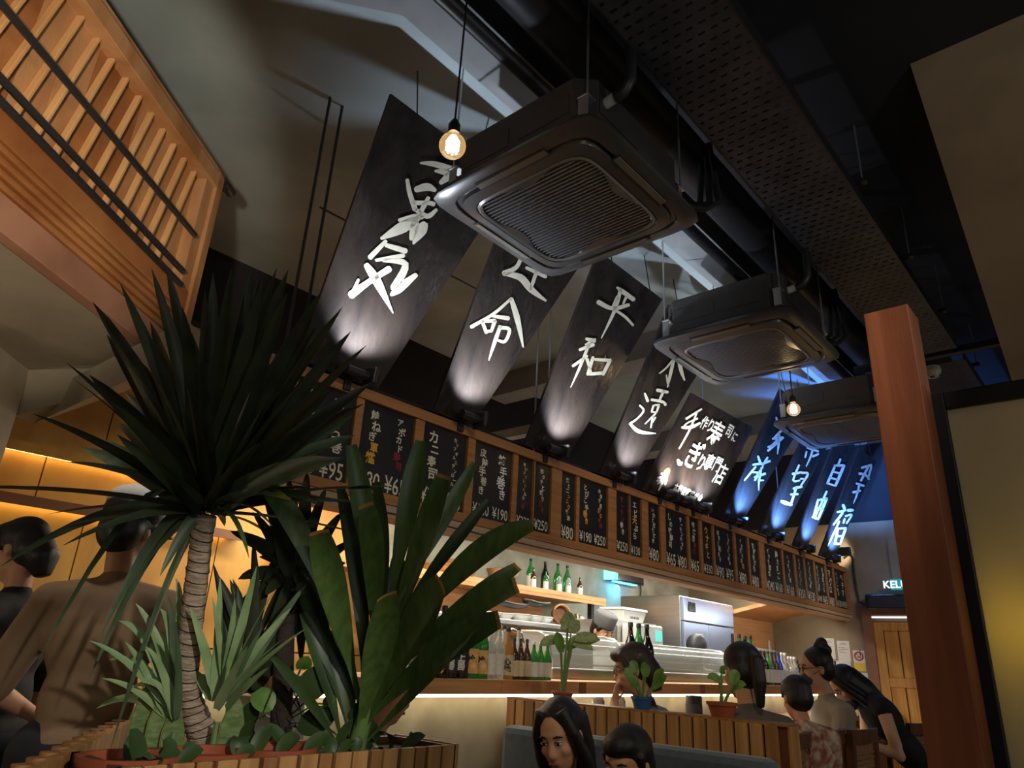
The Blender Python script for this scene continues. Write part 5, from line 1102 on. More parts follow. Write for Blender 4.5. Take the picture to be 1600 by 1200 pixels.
# ---- broad leaf dracaena, several leaves cut off straight
cc4 = lambda x, y: (380 + x / 2.308, 680 + y / 2.308)
db = at(556, 1172, d=2.02); dr_ = thing('broad_leaf_dracaena', 'broad leaved dracaena with brown cut leaf tips', 'plant', (db.x, db.y, PZ - .1))
MB().tube([Vector((db.x, db.y, PZ - .13)), db, at(*cc4(440, 1000), d=2.03), at(*cc4(470, 850), d=2.04), at(*cc4(510, 660), d=2.06)], [.03, .028, .022, .018, .010], 10).build('stem', 'stem', dr_, smooth=True)
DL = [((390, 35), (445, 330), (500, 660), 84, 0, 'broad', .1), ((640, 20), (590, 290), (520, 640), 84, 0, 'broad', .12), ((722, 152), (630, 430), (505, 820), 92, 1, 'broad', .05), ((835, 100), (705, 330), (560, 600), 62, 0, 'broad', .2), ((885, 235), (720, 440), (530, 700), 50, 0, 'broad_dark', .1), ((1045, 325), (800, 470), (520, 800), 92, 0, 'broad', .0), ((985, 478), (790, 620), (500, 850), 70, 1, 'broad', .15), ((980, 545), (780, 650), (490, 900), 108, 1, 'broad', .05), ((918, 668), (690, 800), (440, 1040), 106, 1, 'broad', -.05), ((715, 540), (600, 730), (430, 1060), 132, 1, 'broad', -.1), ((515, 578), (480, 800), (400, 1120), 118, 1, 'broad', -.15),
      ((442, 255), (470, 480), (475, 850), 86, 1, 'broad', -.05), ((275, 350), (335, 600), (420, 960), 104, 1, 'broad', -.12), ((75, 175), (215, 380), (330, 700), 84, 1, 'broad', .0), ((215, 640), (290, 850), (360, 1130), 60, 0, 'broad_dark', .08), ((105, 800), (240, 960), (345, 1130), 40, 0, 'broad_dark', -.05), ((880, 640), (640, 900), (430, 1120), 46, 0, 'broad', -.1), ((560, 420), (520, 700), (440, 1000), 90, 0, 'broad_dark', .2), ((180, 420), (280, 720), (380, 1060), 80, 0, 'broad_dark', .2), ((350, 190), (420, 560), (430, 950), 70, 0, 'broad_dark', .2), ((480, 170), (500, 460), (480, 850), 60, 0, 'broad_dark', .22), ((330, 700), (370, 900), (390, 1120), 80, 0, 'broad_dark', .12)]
for tip, mid, bs, w, cut, m, dd_ in DL:
    d2 = 2.02 + dd_; P2 = at(*cc4(*tip), d=d2); Pm = at(*cc4(*mid), d=2.02 + dd_ * .4); P0 = at(*cc4(*bs), d=2.02)
    P1 = Pm * 2 - (P0 + P2) * .5
    wm = w / 2.308 * 2.02 / FPX
    fc = view_dir(Pm) + Vector((random.uniform(-.35, .35), random.uniform(-.35, .35), random.uniform(0, .6)))
    lf = bez_leaf(P0, P1, P2, wm, CUT if cut else BROAD, fc, 12, .18).build('leaf', m, dr_, smooth=True, angle=180)
    if cut:
        vs = [v.co + ORG[dr_.name] for v in lf.data.vertices][-5:]; tg = (P2 - P1).normalized()
        mb = MB(); mb.v = [v + view_dir(v) * .001 - tg * .004 for v in vs] + [v + view_dir(v) * .001 + tg * .007 for v in vs]; mb.f = [(j, j + 1, j + 6, j + 5) for j in range(4)]
        mb.build('cut_edge', 'cut_brown', lf)
# ---- dark thin trunk with climbing round leaves
cb_ = at(440, 1178, d=2.1); cl_ = thing('climbing_plant', 'dark slim trunk with round climbing leaves between the two big plants', 'plant', (cb_.x, cb_.y, PZ - .1))
MB().tube([Vector((cb_.x, cb_.y, PZ - .12)), at(440, 1120, d=2.1), at(443, 1040, d=2.1), at(450, 960, d=2.12)], [.034, .032, .03, .02], 10).build('trunk', 'bark_dark', cl_, smooth=True)
HEART = lambda t: math.sin(min(1, t * .92 + .08) * math.pi) ** .55
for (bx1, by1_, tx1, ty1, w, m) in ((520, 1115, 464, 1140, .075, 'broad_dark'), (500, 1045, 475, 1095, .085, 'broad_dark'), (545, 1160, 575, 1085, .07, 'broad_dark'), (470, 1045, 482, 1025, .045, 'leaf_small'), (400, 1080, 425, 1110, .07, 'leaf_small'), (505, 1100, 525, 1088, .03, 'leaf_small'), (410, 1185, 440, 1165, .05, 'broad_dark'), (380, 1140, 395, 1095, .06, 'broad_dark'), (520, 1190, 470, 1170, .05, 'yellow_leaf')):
    a, b = at(bx1, by1_, d=2.06), at(tx1, ty1, d=2.04); rt = at(442, 1130, d=2.1)
    MB().tube([rt, rt.lerp(a, .5) + Vector((0, 0, .03)), a], .003, 5).build('petiole', 'stem', cl_, smooth=True)
    bez_leaf(a, a.lerp(b, .5) + view_dir(a) * .01, b, w, HEART, view_dir(a) + Vector((.2, -.2, .3)), 10).build('leaf', m, cl_, smooth=True, angle=180)
for k in range(10):
    a = at(430 + k * 3, 1060 + random.uniform(0, 80), d=2.09); MB().tube([a, a + Vector((random.uniform(-.06, .06), -.02, random.uniform(-.02, .06))), a + Vector((random.uniform(-.1, .1), -.03, -.04))], .0018, 4).build('root', 'bark_dark', cl_)
# its crown of dark leaves fills the gap between the two big plants
DC = at(462, 905, d=2.16)
for tpx in ((395, 800), (420, 770), (450, 745), (480, 735), (510, 760), (535, 800), (380, 850), (372, 905), (385, 960), (400, 1005), (425, 1030), (470, 1040), (500, 1030), (530, 1000), (545, 950), (540, 880), (405, 870), (415, 930), (440, 980), (490, 985), (515, 920), (500, 850), (440, 830), (470, 800), (360, 830), (365, 960), (455, 1010), (520, 1050), (410, 760), (560, 840)):
    yleaf(tpx, 2.16 + random.uniform(-.08, .2), random.uniform(.05, .07), 'yucca_dark', .08 if tpx[1] < 900 else .25, parent=cl_, base=DC)
# terracotta rims and a white pot inside the planter
for px_, rad, m, lab in ((262, .13, 'terracotta', 'terracotta pot holding the snake plant inside the planter'), (430, .11, 'terracotta', 'terracotta pot around the dark slim trunk inside the planter'), (580, .11, 'terracotta', 'terracotta pot holding the broad leaved dracaena')):
    c = at(px_, 1192, z=PZ + .02); c.y = py0 + .145; c.x += .03; rad = .10
    r = thing('nursery_pot', lab, 'pot', (c.x, c.y, PZ - .044), 'pots sunk in the planter')
    MB().lathe([(rad * .9, 0), (rad, .03), (rad * 1.06, .03), (rad * 1.08, .05), (rad * .96, .05), (rad * .9, .03), (rad * .4, .03)], (c.x, c.y, PZ - .044), 24).build('rim', 'terracotta', r, smooth=True)
    MB().lathe([(rad * .9, .026), (rad * .5, .032), (.001, .034)], (c.x, c.y, PZ - .044), 20).build('soil', 'soil', r)
tx_ = at(415, 1150, y=py1 + .35)
r = thing('white_jar', 'white ceramic pot standing behind the planter', 'pot', (tx_.x, tx_.y, 0))
MB().lathe([(.10, 0), (.13, .3), (.14, .9), (.11, 1.17), (.12, 1.19), (.10, 1.19), (.09, 1.1)], (tx_.x, tx_.y, 0), 24).build('body', 'crockery', r, smooth=True)
MB().lathe([(.12, 1.185), (.125, 1.195), (.11, 1.2)], (tx_.x, tx_.y, 0), 24).build('rim', 'crockery', r, smooth=True)

for k in range(26):
    a = Vector((random.uniform(px0 + .06, px1 - .08), random.uniform(py0 + .05, py0 + .2), PZ - .015)); b = a + Vector((random.uniform(-.07, .07), random.uniform(-.05, .03), random.uniform(.02, .08)))
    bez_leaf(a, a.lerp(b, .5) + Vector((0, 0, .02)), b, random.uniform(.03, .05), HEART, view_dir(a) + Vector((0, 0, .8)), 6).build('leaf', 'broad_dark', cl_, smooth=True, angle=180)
# ================================================================== PEOPLE
mk('skin', rgb(196, 146, 112), .5, var=.06, vscale=12, spec=.35)
mk('skin_pale', rgb(212, 166, 134), .5, var=.05, vscale=12, spec=.35)
mk('hair', (.010, .009, .009), .4, spec=.5, bump=.25, bscale=60, stretch=(6, 6, .6))
mk('hair_brown', (.030, .016, .010), .42, spec=.5, bump=.25, bscale=60, stretch=(6, 6, .6))
mk('eye_white', (.7, .68, .65), .25)
mk('iris', (.015, .010, .008), .2)
mk('lip', rgb(160, 88, 76), .5)
mk('shirt_beige', rgb(128, 102, 74), .85, var=.06, vscale=10)
mk('shirt_black', (.011, .011, .012), .8)
mk('shirt_grey', rgb(92, 82, 76), .85, var=.08, vscale=14)
mk('shirt_olive', rgb(148, 140, 124), .85, var=.06, vscale=14)
mk('shirt_pattern', rgb(214, 196, 172), .85, col2=rgb(158, 76, 58), vscale=26, detail=1)
mk('shirt_white', rgb(210, 206, 198), .8)
mk('trousers_black', (.010, .010, .013), .85)
mk('cap_grey', rgb(84, 83, 82), .8, var=.1, vscale=20)
mk('mask_grey', rgb(62, 66, 72), .8)
def V(*a): return Vector(a)
def remesh(mb, name, mat, parent, voxel=.009, it=6, fac=.5):
    me = bpy.data.meshes.new('tmp'); me.from_pydata([tuple(v) for v in mb.v], [], mb.f); me.update()
    bm = bmesh.new(); bm.from_mesh(me); bmesh.ops.recalc_face_normals(bm, faces=bm.faces); bm.to_mesh(me); bm.free()
    ob = bpy.data.objects.new('tmp', me); COL.objects.link(ob)
    m = ob.modifiers.new('r', 'REMESH'); m.mode = 'VOXEL'; m.voxel_size = voxel; m.use_smooth_shade = True
    s = ob.modifiers.new('s', 'SMOOTH'); s.factor = fac; s.iterations = it
    dg = bpy.context.evaluated_depsgraph_get(); nm = bpy.data.meshes.new_from_object(ob.evaluated_get(dg)); bpy.data.objects.remove(ob); bpy.data.meshes.remove(me)
    nm.name = name; nm.materials.clear(); nm.materials.append(M[mat]); nm.polygons.foreach_set('use_smooth', [True] * len(nm.polygons))
    o = bpy.data.objects.new(name, nm); COL.objects.link(o); o.parent = parent; ORG[o.name] = V(0, 0, 0); return o
def local(mb, name, mat, parent, smooth=True):
    me = bpy.data.meshes.new(name); me.from_pydata([tuple(v) for v in mb.v], [], mb.f); me.update()
    bm = bmesh.new(); bm.from_mesh(me); bmesh.ops.recalc_face_normals(bm, faces=bm.faces); bm.to_mesh(me); bm.free()
    me.materials.append(M[mat]); me.polygons.foreach_set('use_smooth', [smooth] * len(me.polygons))
    o = bpy.data.objects.new(name, me); COL.objects.link(o); o.parent = parent; ORG[o.name] = V(0, 0, 0); return o
def limb(mb, pts, rs, n=10, inf=0.):
    P = []; R_ = []
    for i in range(len(pts) - 1):
        for k in range(5): t = k / 5; P.append(pts[i].lerp(pts[i + 1], t)); R_.append(rs[i] * (1 - t) + rs[i + 1] * t + inf)
    P.append(pts[-1]); R_.append(rs[-1] + inf); mb.tube(P, R_, n)
    for p, r_ in ((pts[0], rs[0]), (pts[-1], rs[-1])): mb.ball(p, r_ + inf, 10, 6)
    for p, r_ in list(zip(pts, rs))[1:-1]: mb.ball(p, r_ + inf, 10, 6)
def hand(mb, w, d, nrm, s=1., curl=.5, left=1):
    d = d.normalized(); nrm = (nrm - d * nrm.dot(d)).normalized(); sd = d.cross(nrm)
    rot = Matrix((d, sd, nrm)).transposed()
    mb.ball(w + d * .045 * s, (.048 * s, .040 * s, .015 * s), 12, 8, rot)
    mb.tube([w - d * .02 * s, w + d * .03 * s], [.024 * s, .026 * s], 10)
    for k, (off, ln) in enumerate(((-.030, .062), (-.010, .074), (.011, .070), (.030, .054))):
        b = w + d * .082 * s + sd * off * s; c = b + (d * math.cos(curl * .5) - nrm * math.sin(curl * .5)) * ln * .5 * s; e = c + (d * math.cos(curl * 1.5) - nrm * math.sin(curl * 1.5)) * ln * .5 * s
        mb.tube([b - d * .025 * s, b, c, e], [.0095 * s, .0095 * s, .0088 * s, .0072 * s], 8)
        mb.ball(e, .0073 * s, 8, 5)
    b = w + d * .03 * s - sd * .034 * s * left; c = b + (d * .6 - sd * .7 * left - nrm * .3).normalized() * .036 * s; e = c + (d * .9 - sd * .2 * left - nrm * .4).normalized() * .03 * s
    mb.tube([b + sd * .012 * s * left, b, c, e], [.013 * s, .012 * s, .0105 * s, .0085 * s], 8); mb.ball(e, .0086 * s, 8, 5)
def make_person(label, root, yaw, J, head_yaw=0, head_pitch=0, head_roll=0, s=1., top='shirt_black', bottom='trousers_black', skin='skin', hair='hair', sleeve=.5, style='short', vox=.010, extra=None, curl=.5, hands_n=None, collar=False, eyes=True, hs=1., skirt=False):
    r = thing('person', label, 'person', root); r.rotation_euler = (0, 0, yaw)
    j = {k: V(*v) for k, v in J.items()}
    pel, che, nek, hd = j['pelvis'], j['chest'], j['neck'], j['head']
    up = (nek - pel).normalized()
    H = Matrix.Rotation(head_yaw, 3, 'Z') @ Matrix.Rotation(head_pitch, 3, 'Y') @ Matrix.Rotation(head_roll, 3, 'X')
    h = lambda x, y, z: hd + H @ V(x, y, z) * hs
    lr = V(0, 1, 0); sh = {1: j.get('shL', che + V(0, .17 * s, .10 * s)), -1: j.get('shR', che + V(0, -.17 * s, .10 * s))}
    axis = (sh[1] - sh[-1]).normalized(); fw = axis.cross(up).normalized(); TR = Matrix((fw, axis, up)).transposed()
    hip = {1: pel + axis * .09 * s, -1: pel - axis * .09 * s}
    def torso(mb, i):
        mb.ball(pel, ((.105 + i) * s, (.155 + i) * s, (.11 + i) * s), 16, 10, TR)
        w = pel.lerp(che, .45); mb.ball(w, ((.092 + i) * s, (.130 + i) * s, (.15 + i) * s), 16, 10, TR)
        mb.ball(che, ((.108 + i) * s, (.158 + i) * s, (.165 + i) * s), 16, 10, TR)
        mb.ball(che + up * .09 * s, ((.085 + i) * s, (.165 + i) * s, (.07 + i) * s), 16, 8, TR)
        limb(mb, [sh[1], che + up * .13 * s, sh[-1]], [.056 * s, .06 * s, .056 * s], inf=i)
    ar = [.050 * s, .040 * s, .037 * s, .026 * s]
    def arm(mb, sd, i, upto):
        S, E, Wr = sh[sd], j['elL' if sd > 0 else 'elR'], j['wrL' if sd > 0 else 'wrR']
        if upto <= 1: limb(mb, [S, S.lerp(E, upto)], [ar[0] + .004, ar[1] + .010], inf=i)
        else: limb(mb, [S, E, E.lerp(Wr, upto - 1)], [ar[0], ar[1], ar[3]], inf=i)
    def leg(mb, sd, i, upto=2.):
        K, A = j['knL' if sd > 0 else 'knR'], j['anL' if sd > 0 else 'anR']
        limb(mb, [hip[sd], K, K.lerp(A, .3), A], [.082 * s, .056 * s, .055 * s, .036 * s], inf=i)
    b = MB(); torso(b, 0)
    for sd in (1, -1):
        arm(b, sd, 0, 2); leg(b, sd, 0)
        Wr = j['wrL' if sd > 0 else 'wrR']; E = j['elL' if sd > 0 else 'elR']
        hd_dir = j.get('haL' if sd > 0 else 'haR', Wr - E); hn = j.get('hnL' if sd > 0 else 'hnR', V(0, sd, .2))
        hand(b, Wr, hd_dir, hn, s * .95, curl, sd)
    limb(b, [che + up * .10 * s, nek, h(-.015, 0, -.05)], [.058 * s, .050 * s, .050 * s])
    HR = H
    b.ball(h(-.012, 0, .035), (.094 * hs, .077 * hs, .093 * hs), 18, 12, HR); b.ball(h(.022, 0, -.032), (.068 * hs, .060 * hs, .086 * hs), 18, 12, HR)
    b.ball(h(.050, 0, -.092), (.030 * hs, .030 * hs, .026 * hs), 12, 8, HR); b.ball(h(.068, 0, .034), (.022 * hs, .050 * hs, .014 * hs), 12, 8, HR)
    b.tube([h(.082, 0, .018), h(.096, 0, -.012), h(.104, 0, -.030)], [.009 * hs, .011 * hs, .015 * hs], 8); b.ball(h(.096, 0, -.034), (.016 * hs, .019 * hs, .011 * hs), 10, 6, HR)
    for sd in (1, -1):
        b.ball(h(.055, sd * .040, -.025), (.026 * hs, .022 * hs, .022 * hs), 10, 6, HR)
        b.ball(h(-.012, sd * .078, -.008), (.020 * hs, .009 * hs, .030 * hs), 10, 6, HR)
    b.ball(h(.082, 0, -.062), (.012 * hs, .024 * hs, .011 * hs), 10, 6, HR)
    remesh(b, 'body', skin, r, vox, 5)
    if eyes:
        for sd in (1, -1):
            local(MB().ball(h(.0775, sd * .030, .010), (.010 * hs, .0165 * hs, .0065 * hs), 12, 8, HR), 'eye', 'eye_white', r)
            local(MB().ball(h(.0845, sd * .030, .009), (.005 * hs, .0068 * hs, .0062 * hs), 10, 6, HR), 'iris', 'iris', r)
            local(MB().tube([h(.083, sd * .014, .030), h(.086, sd * .032, .036), h(.074, sd * .050, .030)], [.0032 * hs, .004 * hs, .002 * hs], 6), 'eyebrow', hair, r)
            local(MB().tube([h(.082, sd * .014, .013), h(.0885, sd * .030, .0165), h(.078, sd * .046, .012)], .0022 * hs, 5), 'eyelid', hair, r)
        local(MB().ball(h(.0915, 0, -.0615), (.006 * hs, .023 * hs, .0075 * hs), 12, 6, HR), 'lips', 'lip', r)
    # clothes
    c = MB(); torso(c, .016)
    for sd in (1, -1):
        if sleeve > 0: arm(c, sd, .015, sleeve)
    if sleeve > 0: limb(c, [che + up * .12 * s, nek - up * .01], [.066 * s, .060 * s])
    remesh(c, 'shirt', top, r, vox * 1.1, 5)
    if bottom:
        t = MB(); t.ball(pel - up * .01, (.128 * s, .176 * s, .10 * s), 16, 10, TR)
        for sd in (1, -1): leg(t, sd, .022)
        if skirt: limb(t, [pel, (j['knL'] + j['knR']) / 2], [.15 * s, .2 * s])
        remesh(t, 'trousers' if not skirt else 'dress', bottom, r, vox * 1.3, 4)
    sm_ = MB()
    for sd in (1, -1):
        A = j['anL' if sd > 0 else 'anR']; f_ = j.get('foot', V(1, 0, 0))
        limb(sm_, [A + V(-.03, 0, -.035), A + f_ * .13 + V(0, 0, -.045)], [.040, .034])
    remesh(sm_, 'shoes', 'trousers_black', r, .012, 3)
    # hair
    hm = MB()
    if style != 'bald':
        hm.ball(h(-.026, 0, .050), (.098 * hs, .088 * hs, .090 * hs), 20, 14, HR); hm.ball(h(-.052, 0, .0), (.070 * hs, .084 * hs, .085 * hs), 16, 10, HR)
    if style == 'long':
        for sd in (1, -1):
            hm.tube([h(.030, sd * .040, .110), h(.034, sd * .074, .03), h(.012, sd * .088, -.07), h(-.01, sd * .09, -.18)], [.028 * hs, .026 * hs, .030 * hs, .03 * hs], 10)
        hm.tube([h(-.05, 0, .03), h(-.08, 0, -.1), h(-.09, 0, -.24)], [.08 * hs, .07 * hs, .05 * hs], 12, flat=1.3)
    if style == 'pony':
        hm.tube([h(-.10, 0, .06), h(-.145, 0, .04), h(-.14, 0, -.06), h(-.12, 0, -.17)], [.03, .034, .034, .018], 10); hm.ball(h(-.02, 0, .06), (.098, .084, .078), 16, 10, HR)
    if style == 'bun':
        hm.ball(h(-.075, 0, .155), .040, 12, 8); hm.ball(h(-.045, .01, .145), .028, 10, 6); hm.ball(h(-.10, 0, .11), .035, 10, 6)
    if style == 'shortm':
        hm.ball(h(.02, 0, .080), (.075 * hs, .074 * hs, .050 * hs), 14, 8, HR); hm.tube([h(.05, -.05, .085), h(.075, 0, .075), h(.05, .05, .08)], .022 * hs, 8)
        for sd in (1, -1): hm.tube([h(.02, sd * .075, .05), h(.012, sd * .082, .0)], [.018 * hs, .008 * hs], 8)
    if style == 'sweep':
        hm.ball(h(.02, 0, .085), (.085, .078, .048), 14, 8, HR); hm.tube([h(-.06, 0, .02), h(-.10, 0, -.06), h(-.10, 0, -.13)], [.075, .066, .03], 12); hm.tube([h(.05, .06, .09), h(.04, .085, .03), h(.02, .088, -.01)], [.02, .016, .008], 8)
    if hm.v: remesh(hm, 'hair', hair, r, vox * .9, 4)
    if extra: extra(r, h, H)
    return r
def W2L(root, yaw, p): return Matrix.Rotation(-yaw, 3, 'Z') @ (Vector(p) - Vector(root))
def stand(hz, lean=0., s=1., armL=None, armR=None):
    """upright joints for a head centre at height hz; forward is +x, left is +y"""
    nk = hz - .16 * s; sx = math.sin(lean); J = dict(head=(.03 * s + .62 * sx, 0, hz), neck=(.50 * sx * s, 0, nk), chest=(.36 * sx * s, 0, nk - .19 * s), pelvis=(0, 0, nk - .53 * s))
    pz = nk - .53 * s; fz = .05
    J.update(knL=(.03, .10 * s, (pz + fz) / 2 + .02), knR=(.03, -.10 * s, (pz + fz) / 2 + .02), anL=(-.02, .11 * s, fz + .04), anR=(-.02, -.11 * s, fz + .04))
    cz = nk - .09 * s; cx = .36 * sx * s
    J.update(shL=(cx, .175 * s, cz), shR=(cx, -.175 * s, cz), elL=(cx - .03, .24 * s, cz - .28 * s), elR=(cx - .03, -.24 * s, cz - .28 * s), wrL=(cx + .12, .22 * s, cz - .48 * s), wrR=(cx + .12, -.22 * s, cz - .48 * s))
    return J
def sit(hz, lean=0., s=1.):
    J = stand(hz, lean, s); px, _, pz = J['pelvis']; K = .42 * s
    for k, sd in (('L', 1), ('R', -1)):
        J['kn' + k] = (px + K, .11 * s * sd, pz - .02); J['an' + k] = (px + K * .95, .11 * s * sd, max(.09, pz - .02 - .44 * s))
        cx, cy, cz = J['sh' + k]; J['el' + k] = (cx + .10 * s, .23 * s * sd, cz - .26 * s); J['wr' + k] = (cx + .32 * s, .14 * s * sd, cz - .30 * s)
    return J
def place(px, py, d): return at(px, py, d=d)
def rootfor(hw, J, yaw):
    o = Matrix.Rotation(yaw, 3, 'Z') @ V(*J['head']); return V(hw.x - o.x, hw.y - o.y, 0)
def cap_white(r, h, H):
    local(MB().ball(h(-.014, 0, .075), (.112, .100, .078), 20, 12, H), 'cap_band', 'black', r)
    local(MB().ball(h(-.012, 0, .105), (.112, .102, .072), 20, 12, H), 'cap_crown', 'shirt_white', r)
    local(MB().hexa([h(.06, -.07, .055), h(.06, .07, .055), h(.17, .055, .035), h(.17, -.055, .035)], [h(.06, -.07, .065), h(.06, .07, .065), h(.17, .055, .043), h(.17, -.055, .043)]), 'cap_brim', 'black', r, False)
# 1 man at the left, back to us
def man1():
    hw = place(203, 835, 2.55); J = stand(hw.z, .05); y = math.radians(62)
    J['elL'] = (.10, .30, J['shL'][2] - .27); J['wrL'] = (.30, .20, J['shL'][2] - .36); J['elR'] = (.10, -.28, J['shR'][2] - .27); J['wrR'] = (.30, -.16, J['shR'][2] - .34)
    make_person('person in beige shirt and white topped cap seen from behind', rootfor(hw, J, y), y, J, head_yaw=-.5, head_pitch=.15, top='shirt_beige', sleeve=.95, style='shortm', vox=.011, extra=cap_white, eyes=False)
man1()
def man2():
    hw = place(30, 862, 2.9); J = stand(hw.z, .1); y = math.radians(125)
    make_person('dark haired person in black at the left edge, beside the capped one', rootfor(hw, J, y), y, J, head_pitch=.3, top='shirt_black', sleeve=.8, style='sweep', vox=.012, eyes=False)
man2()
def specs(r, h, H):
    for sd in (1, -1):
        local(MB().tube([h(.094 + .006 * math.cos(a), sd * .033 + .025 * math.cos(a), .008 + .021 * math.sin(a)) for a in [k * math.pi / 9 for k in range(19)]], .0018, 5, cap=False), 'spectacle_rim', 'black', r)
        local(MB().tube([h(.094, sd * .058, .012), h(.03, sd * .082, .014), h(-.02, sd * .084, .006)], .0018, 5), 'spectacle_arm', 'black', r)
    local(MB().tube([h(.098, -.010, .012), h(.100, 0, .015), h(.098, .010, .012)], .0018, 5), 'spectacle_bridge', 'black', r)
def man3():
    hw = place(606, 1082, 3.0); J = sit(hw.z, .1); y = math.radians(-20)
    make_person('person with thin glasses half hidden behind the broad leaves', rootfor(hw, J, y), y, J, head_pitch=.2, top='shirt_black', sleeve=.6, style='shortm', vox=.012, extra=specs)
man3()
# 4 woman on the bench facing us
def woman():
    hw = place(876, 1151, 2.72); J = sit(hw.z, .30); y = math.radians(205)
    J['elL'] = (J['shL'][0] + .08, .26, J['shL'][2] - .26); J['elR'] = (J['shR'][0] + .06, -.27, J['shR'][2] - .26)
    make_person('long haired person in black top leaning forward on the bench', rootfor(hw, J, y), y, J, head_yaw=-.22, head_pitch=.36, head_roll=.10, top='shirt_black', sleeve=.42, style='long', skin='skin', vox=.008)
woman()
def kid():
    hw = place(980, 1197, 2.25); J = stand(hw.z, .15, .72); y = math.radians(200)
    make_person('small dark haired child beside the person on the bench', rootfor(hw, J, y), y, J, head_yaw=-.35, head_pitch=.25, s=.72, hs=.86, top='shirt_black', sleeve=.5, style='shortm', vox=.008)
kid()
# 6 man with chin on hand at the counter
def chinman():
    hw = place(988, 1046, 3.85); J = sit(hw.z, .30); y = math.radians(108)
    hx, hy, hz = J['head']
    J['elL'] = (hx + .05, .16, hz - .36); J['wrL'] = (hx + .085, .055, hz - .17); J['haL'] = (-.01, -.03, .1); J['hnL'] = (1, 0, 0)
    J['shL'] = (J['shL'][0], .17, J['shL'][2]); J['elR'] = (hx + .1, -.2, hz - .42); J['wrR'] = (hx + .2, -.05, hz - .42)
    make_person('person in black resting chin on hand at the counter', rootfor(hw, J, y), y, J, head_pitch=.25, head_yaw=.35, top='shirt_black', sleeve=.5, style='sweep', hair='hair_brown', vox=.009, extra=specs, curl=1.2)
chinman()
def hat(r, h, H):
    o = local(MB().lathe([(.096, .045), (.100, .06), (.104, .15), (.09, .165), (.02, .165)], (0, 0, 0), 20), 'cap', 'cap_grey', r)
    for v in o.data.vertices: v.co = h(v.co.x * 1.05 - .012, v.co.y * .9, v.co.z)
def chef():
    hw = place(941, 987, 6.2); J = stand(hw.z, .2); y = math.radians(-150)
    make_person('cook in grey cap behind the left glass showcase', rootfor(hw, J, y), y, J, head_pitch=.45, head_yaw=.9, top='shirt_white', sleeve=.6, style='shortm', vox=.012, extra=hat)
chef()
def bcap(r, h, H): local(MB().ball(h(-.014, 0, .080), (.110, .098, .088), 20, 12, H), 'cap', 'black', r); local(MB().hexa([h(-.1, -.07, .03), h(-.1, .07, .03), h(-.17, .05, -.0), h(-.17, -.05, -.0)], [h(-.1, -.07, .04), h(-.1, .07, .04), h(-.17, .05, .01), h(-.17, -.05, .01)]), 'cap_brim', 'black', r, False)
def staff():
    hw = place(1090, 1016, 6.85); J = stand(hw.z, .15); y = math.radians(200)
    make_person('kitchen worker in black cap and white top behind the right showcase', rootfor(hw, J, y), y, J, head_pitch=1.15, top='shirt_white', sleeve=.6, style='shortm', vox=.012, extra=bcap)
staff()
def greyw():
    hw = place(1158, 1050, 3.45); J = sit(hw.z, .12); y = math.radians(62)
    make_person('person in grey short sleeved top with dark hair, back turned, at the counter', rootfor(hw, J, y), y, J, head_pitch=.15, head_yaw=-.1, top='shirt_grey', sleeve=.5, style='pony', vox=.010, eyes=False)
greyw()
def kidw():
    hw = place(1244, 1092, 3.9); J = sit(hw.z, .15, .74); y = math.radians(48)
    make_person('child in cream and red patterned shirt seen from behind', rootfor(hw, J, y), y, J, head_pitch=.2, s=.78, hs=.88, top='shirt_pattern', sleeve=.7, style='shortm', vox=.010, eyes=False)
kidw()
def maskf(dz=0.):
    def f(r, h, H):
        m_ = MB(); m_.ball(h(.062, 0, -.052 + dz), (.050, .054, .046), 16, 10, H); remesh(m_, 'face_mask', 'mask_grey', r, .009, 3)
        for sd in (1, -1): local(MB().tube([h(.06, sd * .05, -.035 + dz), h(.0, sd * .08, -.005)], .002, 4), 'mask_loop', 'mask_grey', r)
    return f
def bun_extra(r, h, H): maskf()(r, h, H); specs(r, h, H)
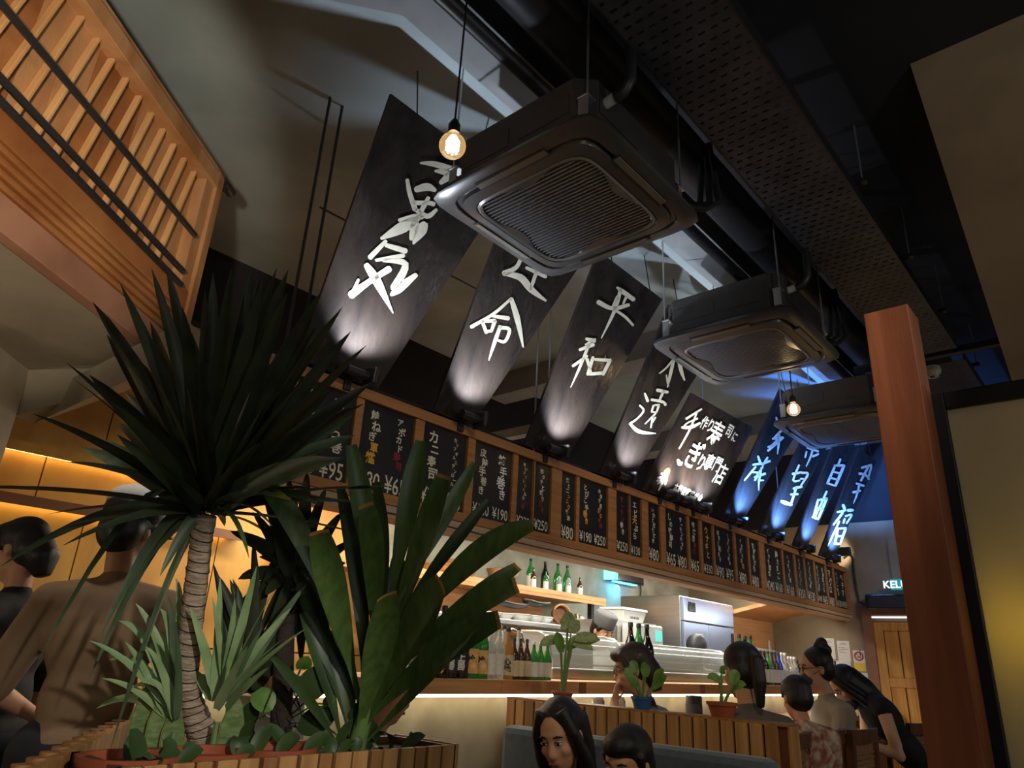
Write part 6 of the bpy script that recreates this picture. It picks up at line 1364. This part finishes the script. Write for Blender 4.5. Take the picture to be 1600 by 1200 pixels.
def bunw():
    hw = place(1274, 1046, 4.65); J = stand(hw.z, .22); y = math.radians(130)
    J['elL'] = (J['shL'][0] + .06, .22, J['shL'][2] - .28); J['wrL'] = (J['shL'][0] + .28, .12, J['shL'][2] - .32); J['elR'] = (J['shR'][0] + .06, -.22, J['shR'][2] - .28); J['wrR'] = (J['shR'][0] + .28, -.12, J['shR'][2] - .32)
    make_person('standing person with hair bun, glasses and grey mask', rootfor(hw, J, y), y, J, head_pitch=.12, top='shirt_olive', sleeve=.5, style='bun', skin='skin_pale', vox=.009, extra=bun_extra)
bunw()
def bentw():
    hw = place(1322, 1072, 5.0); J = stand(hw.z + .12, .95); y = math.radians(124)
    J['head'] = (.45, 0, hw.z); J['neck'] = (.34, 0, hw.z - .05); J['chest'] = (.24, 0, hw.z - .18); J['pelvis'] = (0, 0, hw.z - .53)
    cz = hw.z - .12
    J.update(shL=(.28, .16, cz), shR=(.28, -.16, cz), elL=(.24, .25, cz - .28), wrL=(.48, .10, cz - .20), elR=(.30, -.2, cz - .28), wrR=(.5, -.06, cz - .22))
    make_person('person in black dress bending over the counter to eat', rootfor(hw, J, y), y, J, head_pitch=.75, s=.95, top='shirt_black', sleeve=0, style='long', skin='skin_pale', vox=.009, extra=maskf(-.045), skirt=True, curl=1.1)
bentw()
# plate and paper mat on the counter by the bending person
q = at(1322, 1108, z=1.02); q.z = 1.0
tb = at(1345, 1140, z=1.0)
stb = thing('side_table', 'dark wooden table end covered by white paper mats', 'table', (tb.x, tb.y, 0))
MB().box((tb.x - .35, tb.y - .05, .92), (tb.x + .75, 2.28, .96)).build('top', 'trim_wood', stb, bevel=.004)
for xx in (tb.x - .3, tb.x + .7): MB().box((xx - .02, tb.y, 0), (xx + .02, tb.y + .04, .918)).build('leg', 'trim_wood', stb)
tag(MB().box((tb.x - .2, tb.y - .02, .961), (tb.x + .4, tb.y + .3, .963)).build('paper_mat', 'shirt_white'), 'white paper mat on the table by the bending person', 'mat')
r = thing('plate', 'dark plate of food in front of the bending person', 'plate', (q.x, 2.45, 1.0))
MB().lathe([(.05, 0), (.10, .012), (.115, .022), (.11, .024), (.05, .008)], (q.x, 2.45, 1.0), 20).build('dish', 'crockery_dark', r, smooth=True)
MB().ball((q.x, 2.45, 1.02), (.06, .06, .02)).build('food', 'leaf_small', r, smooth=True)
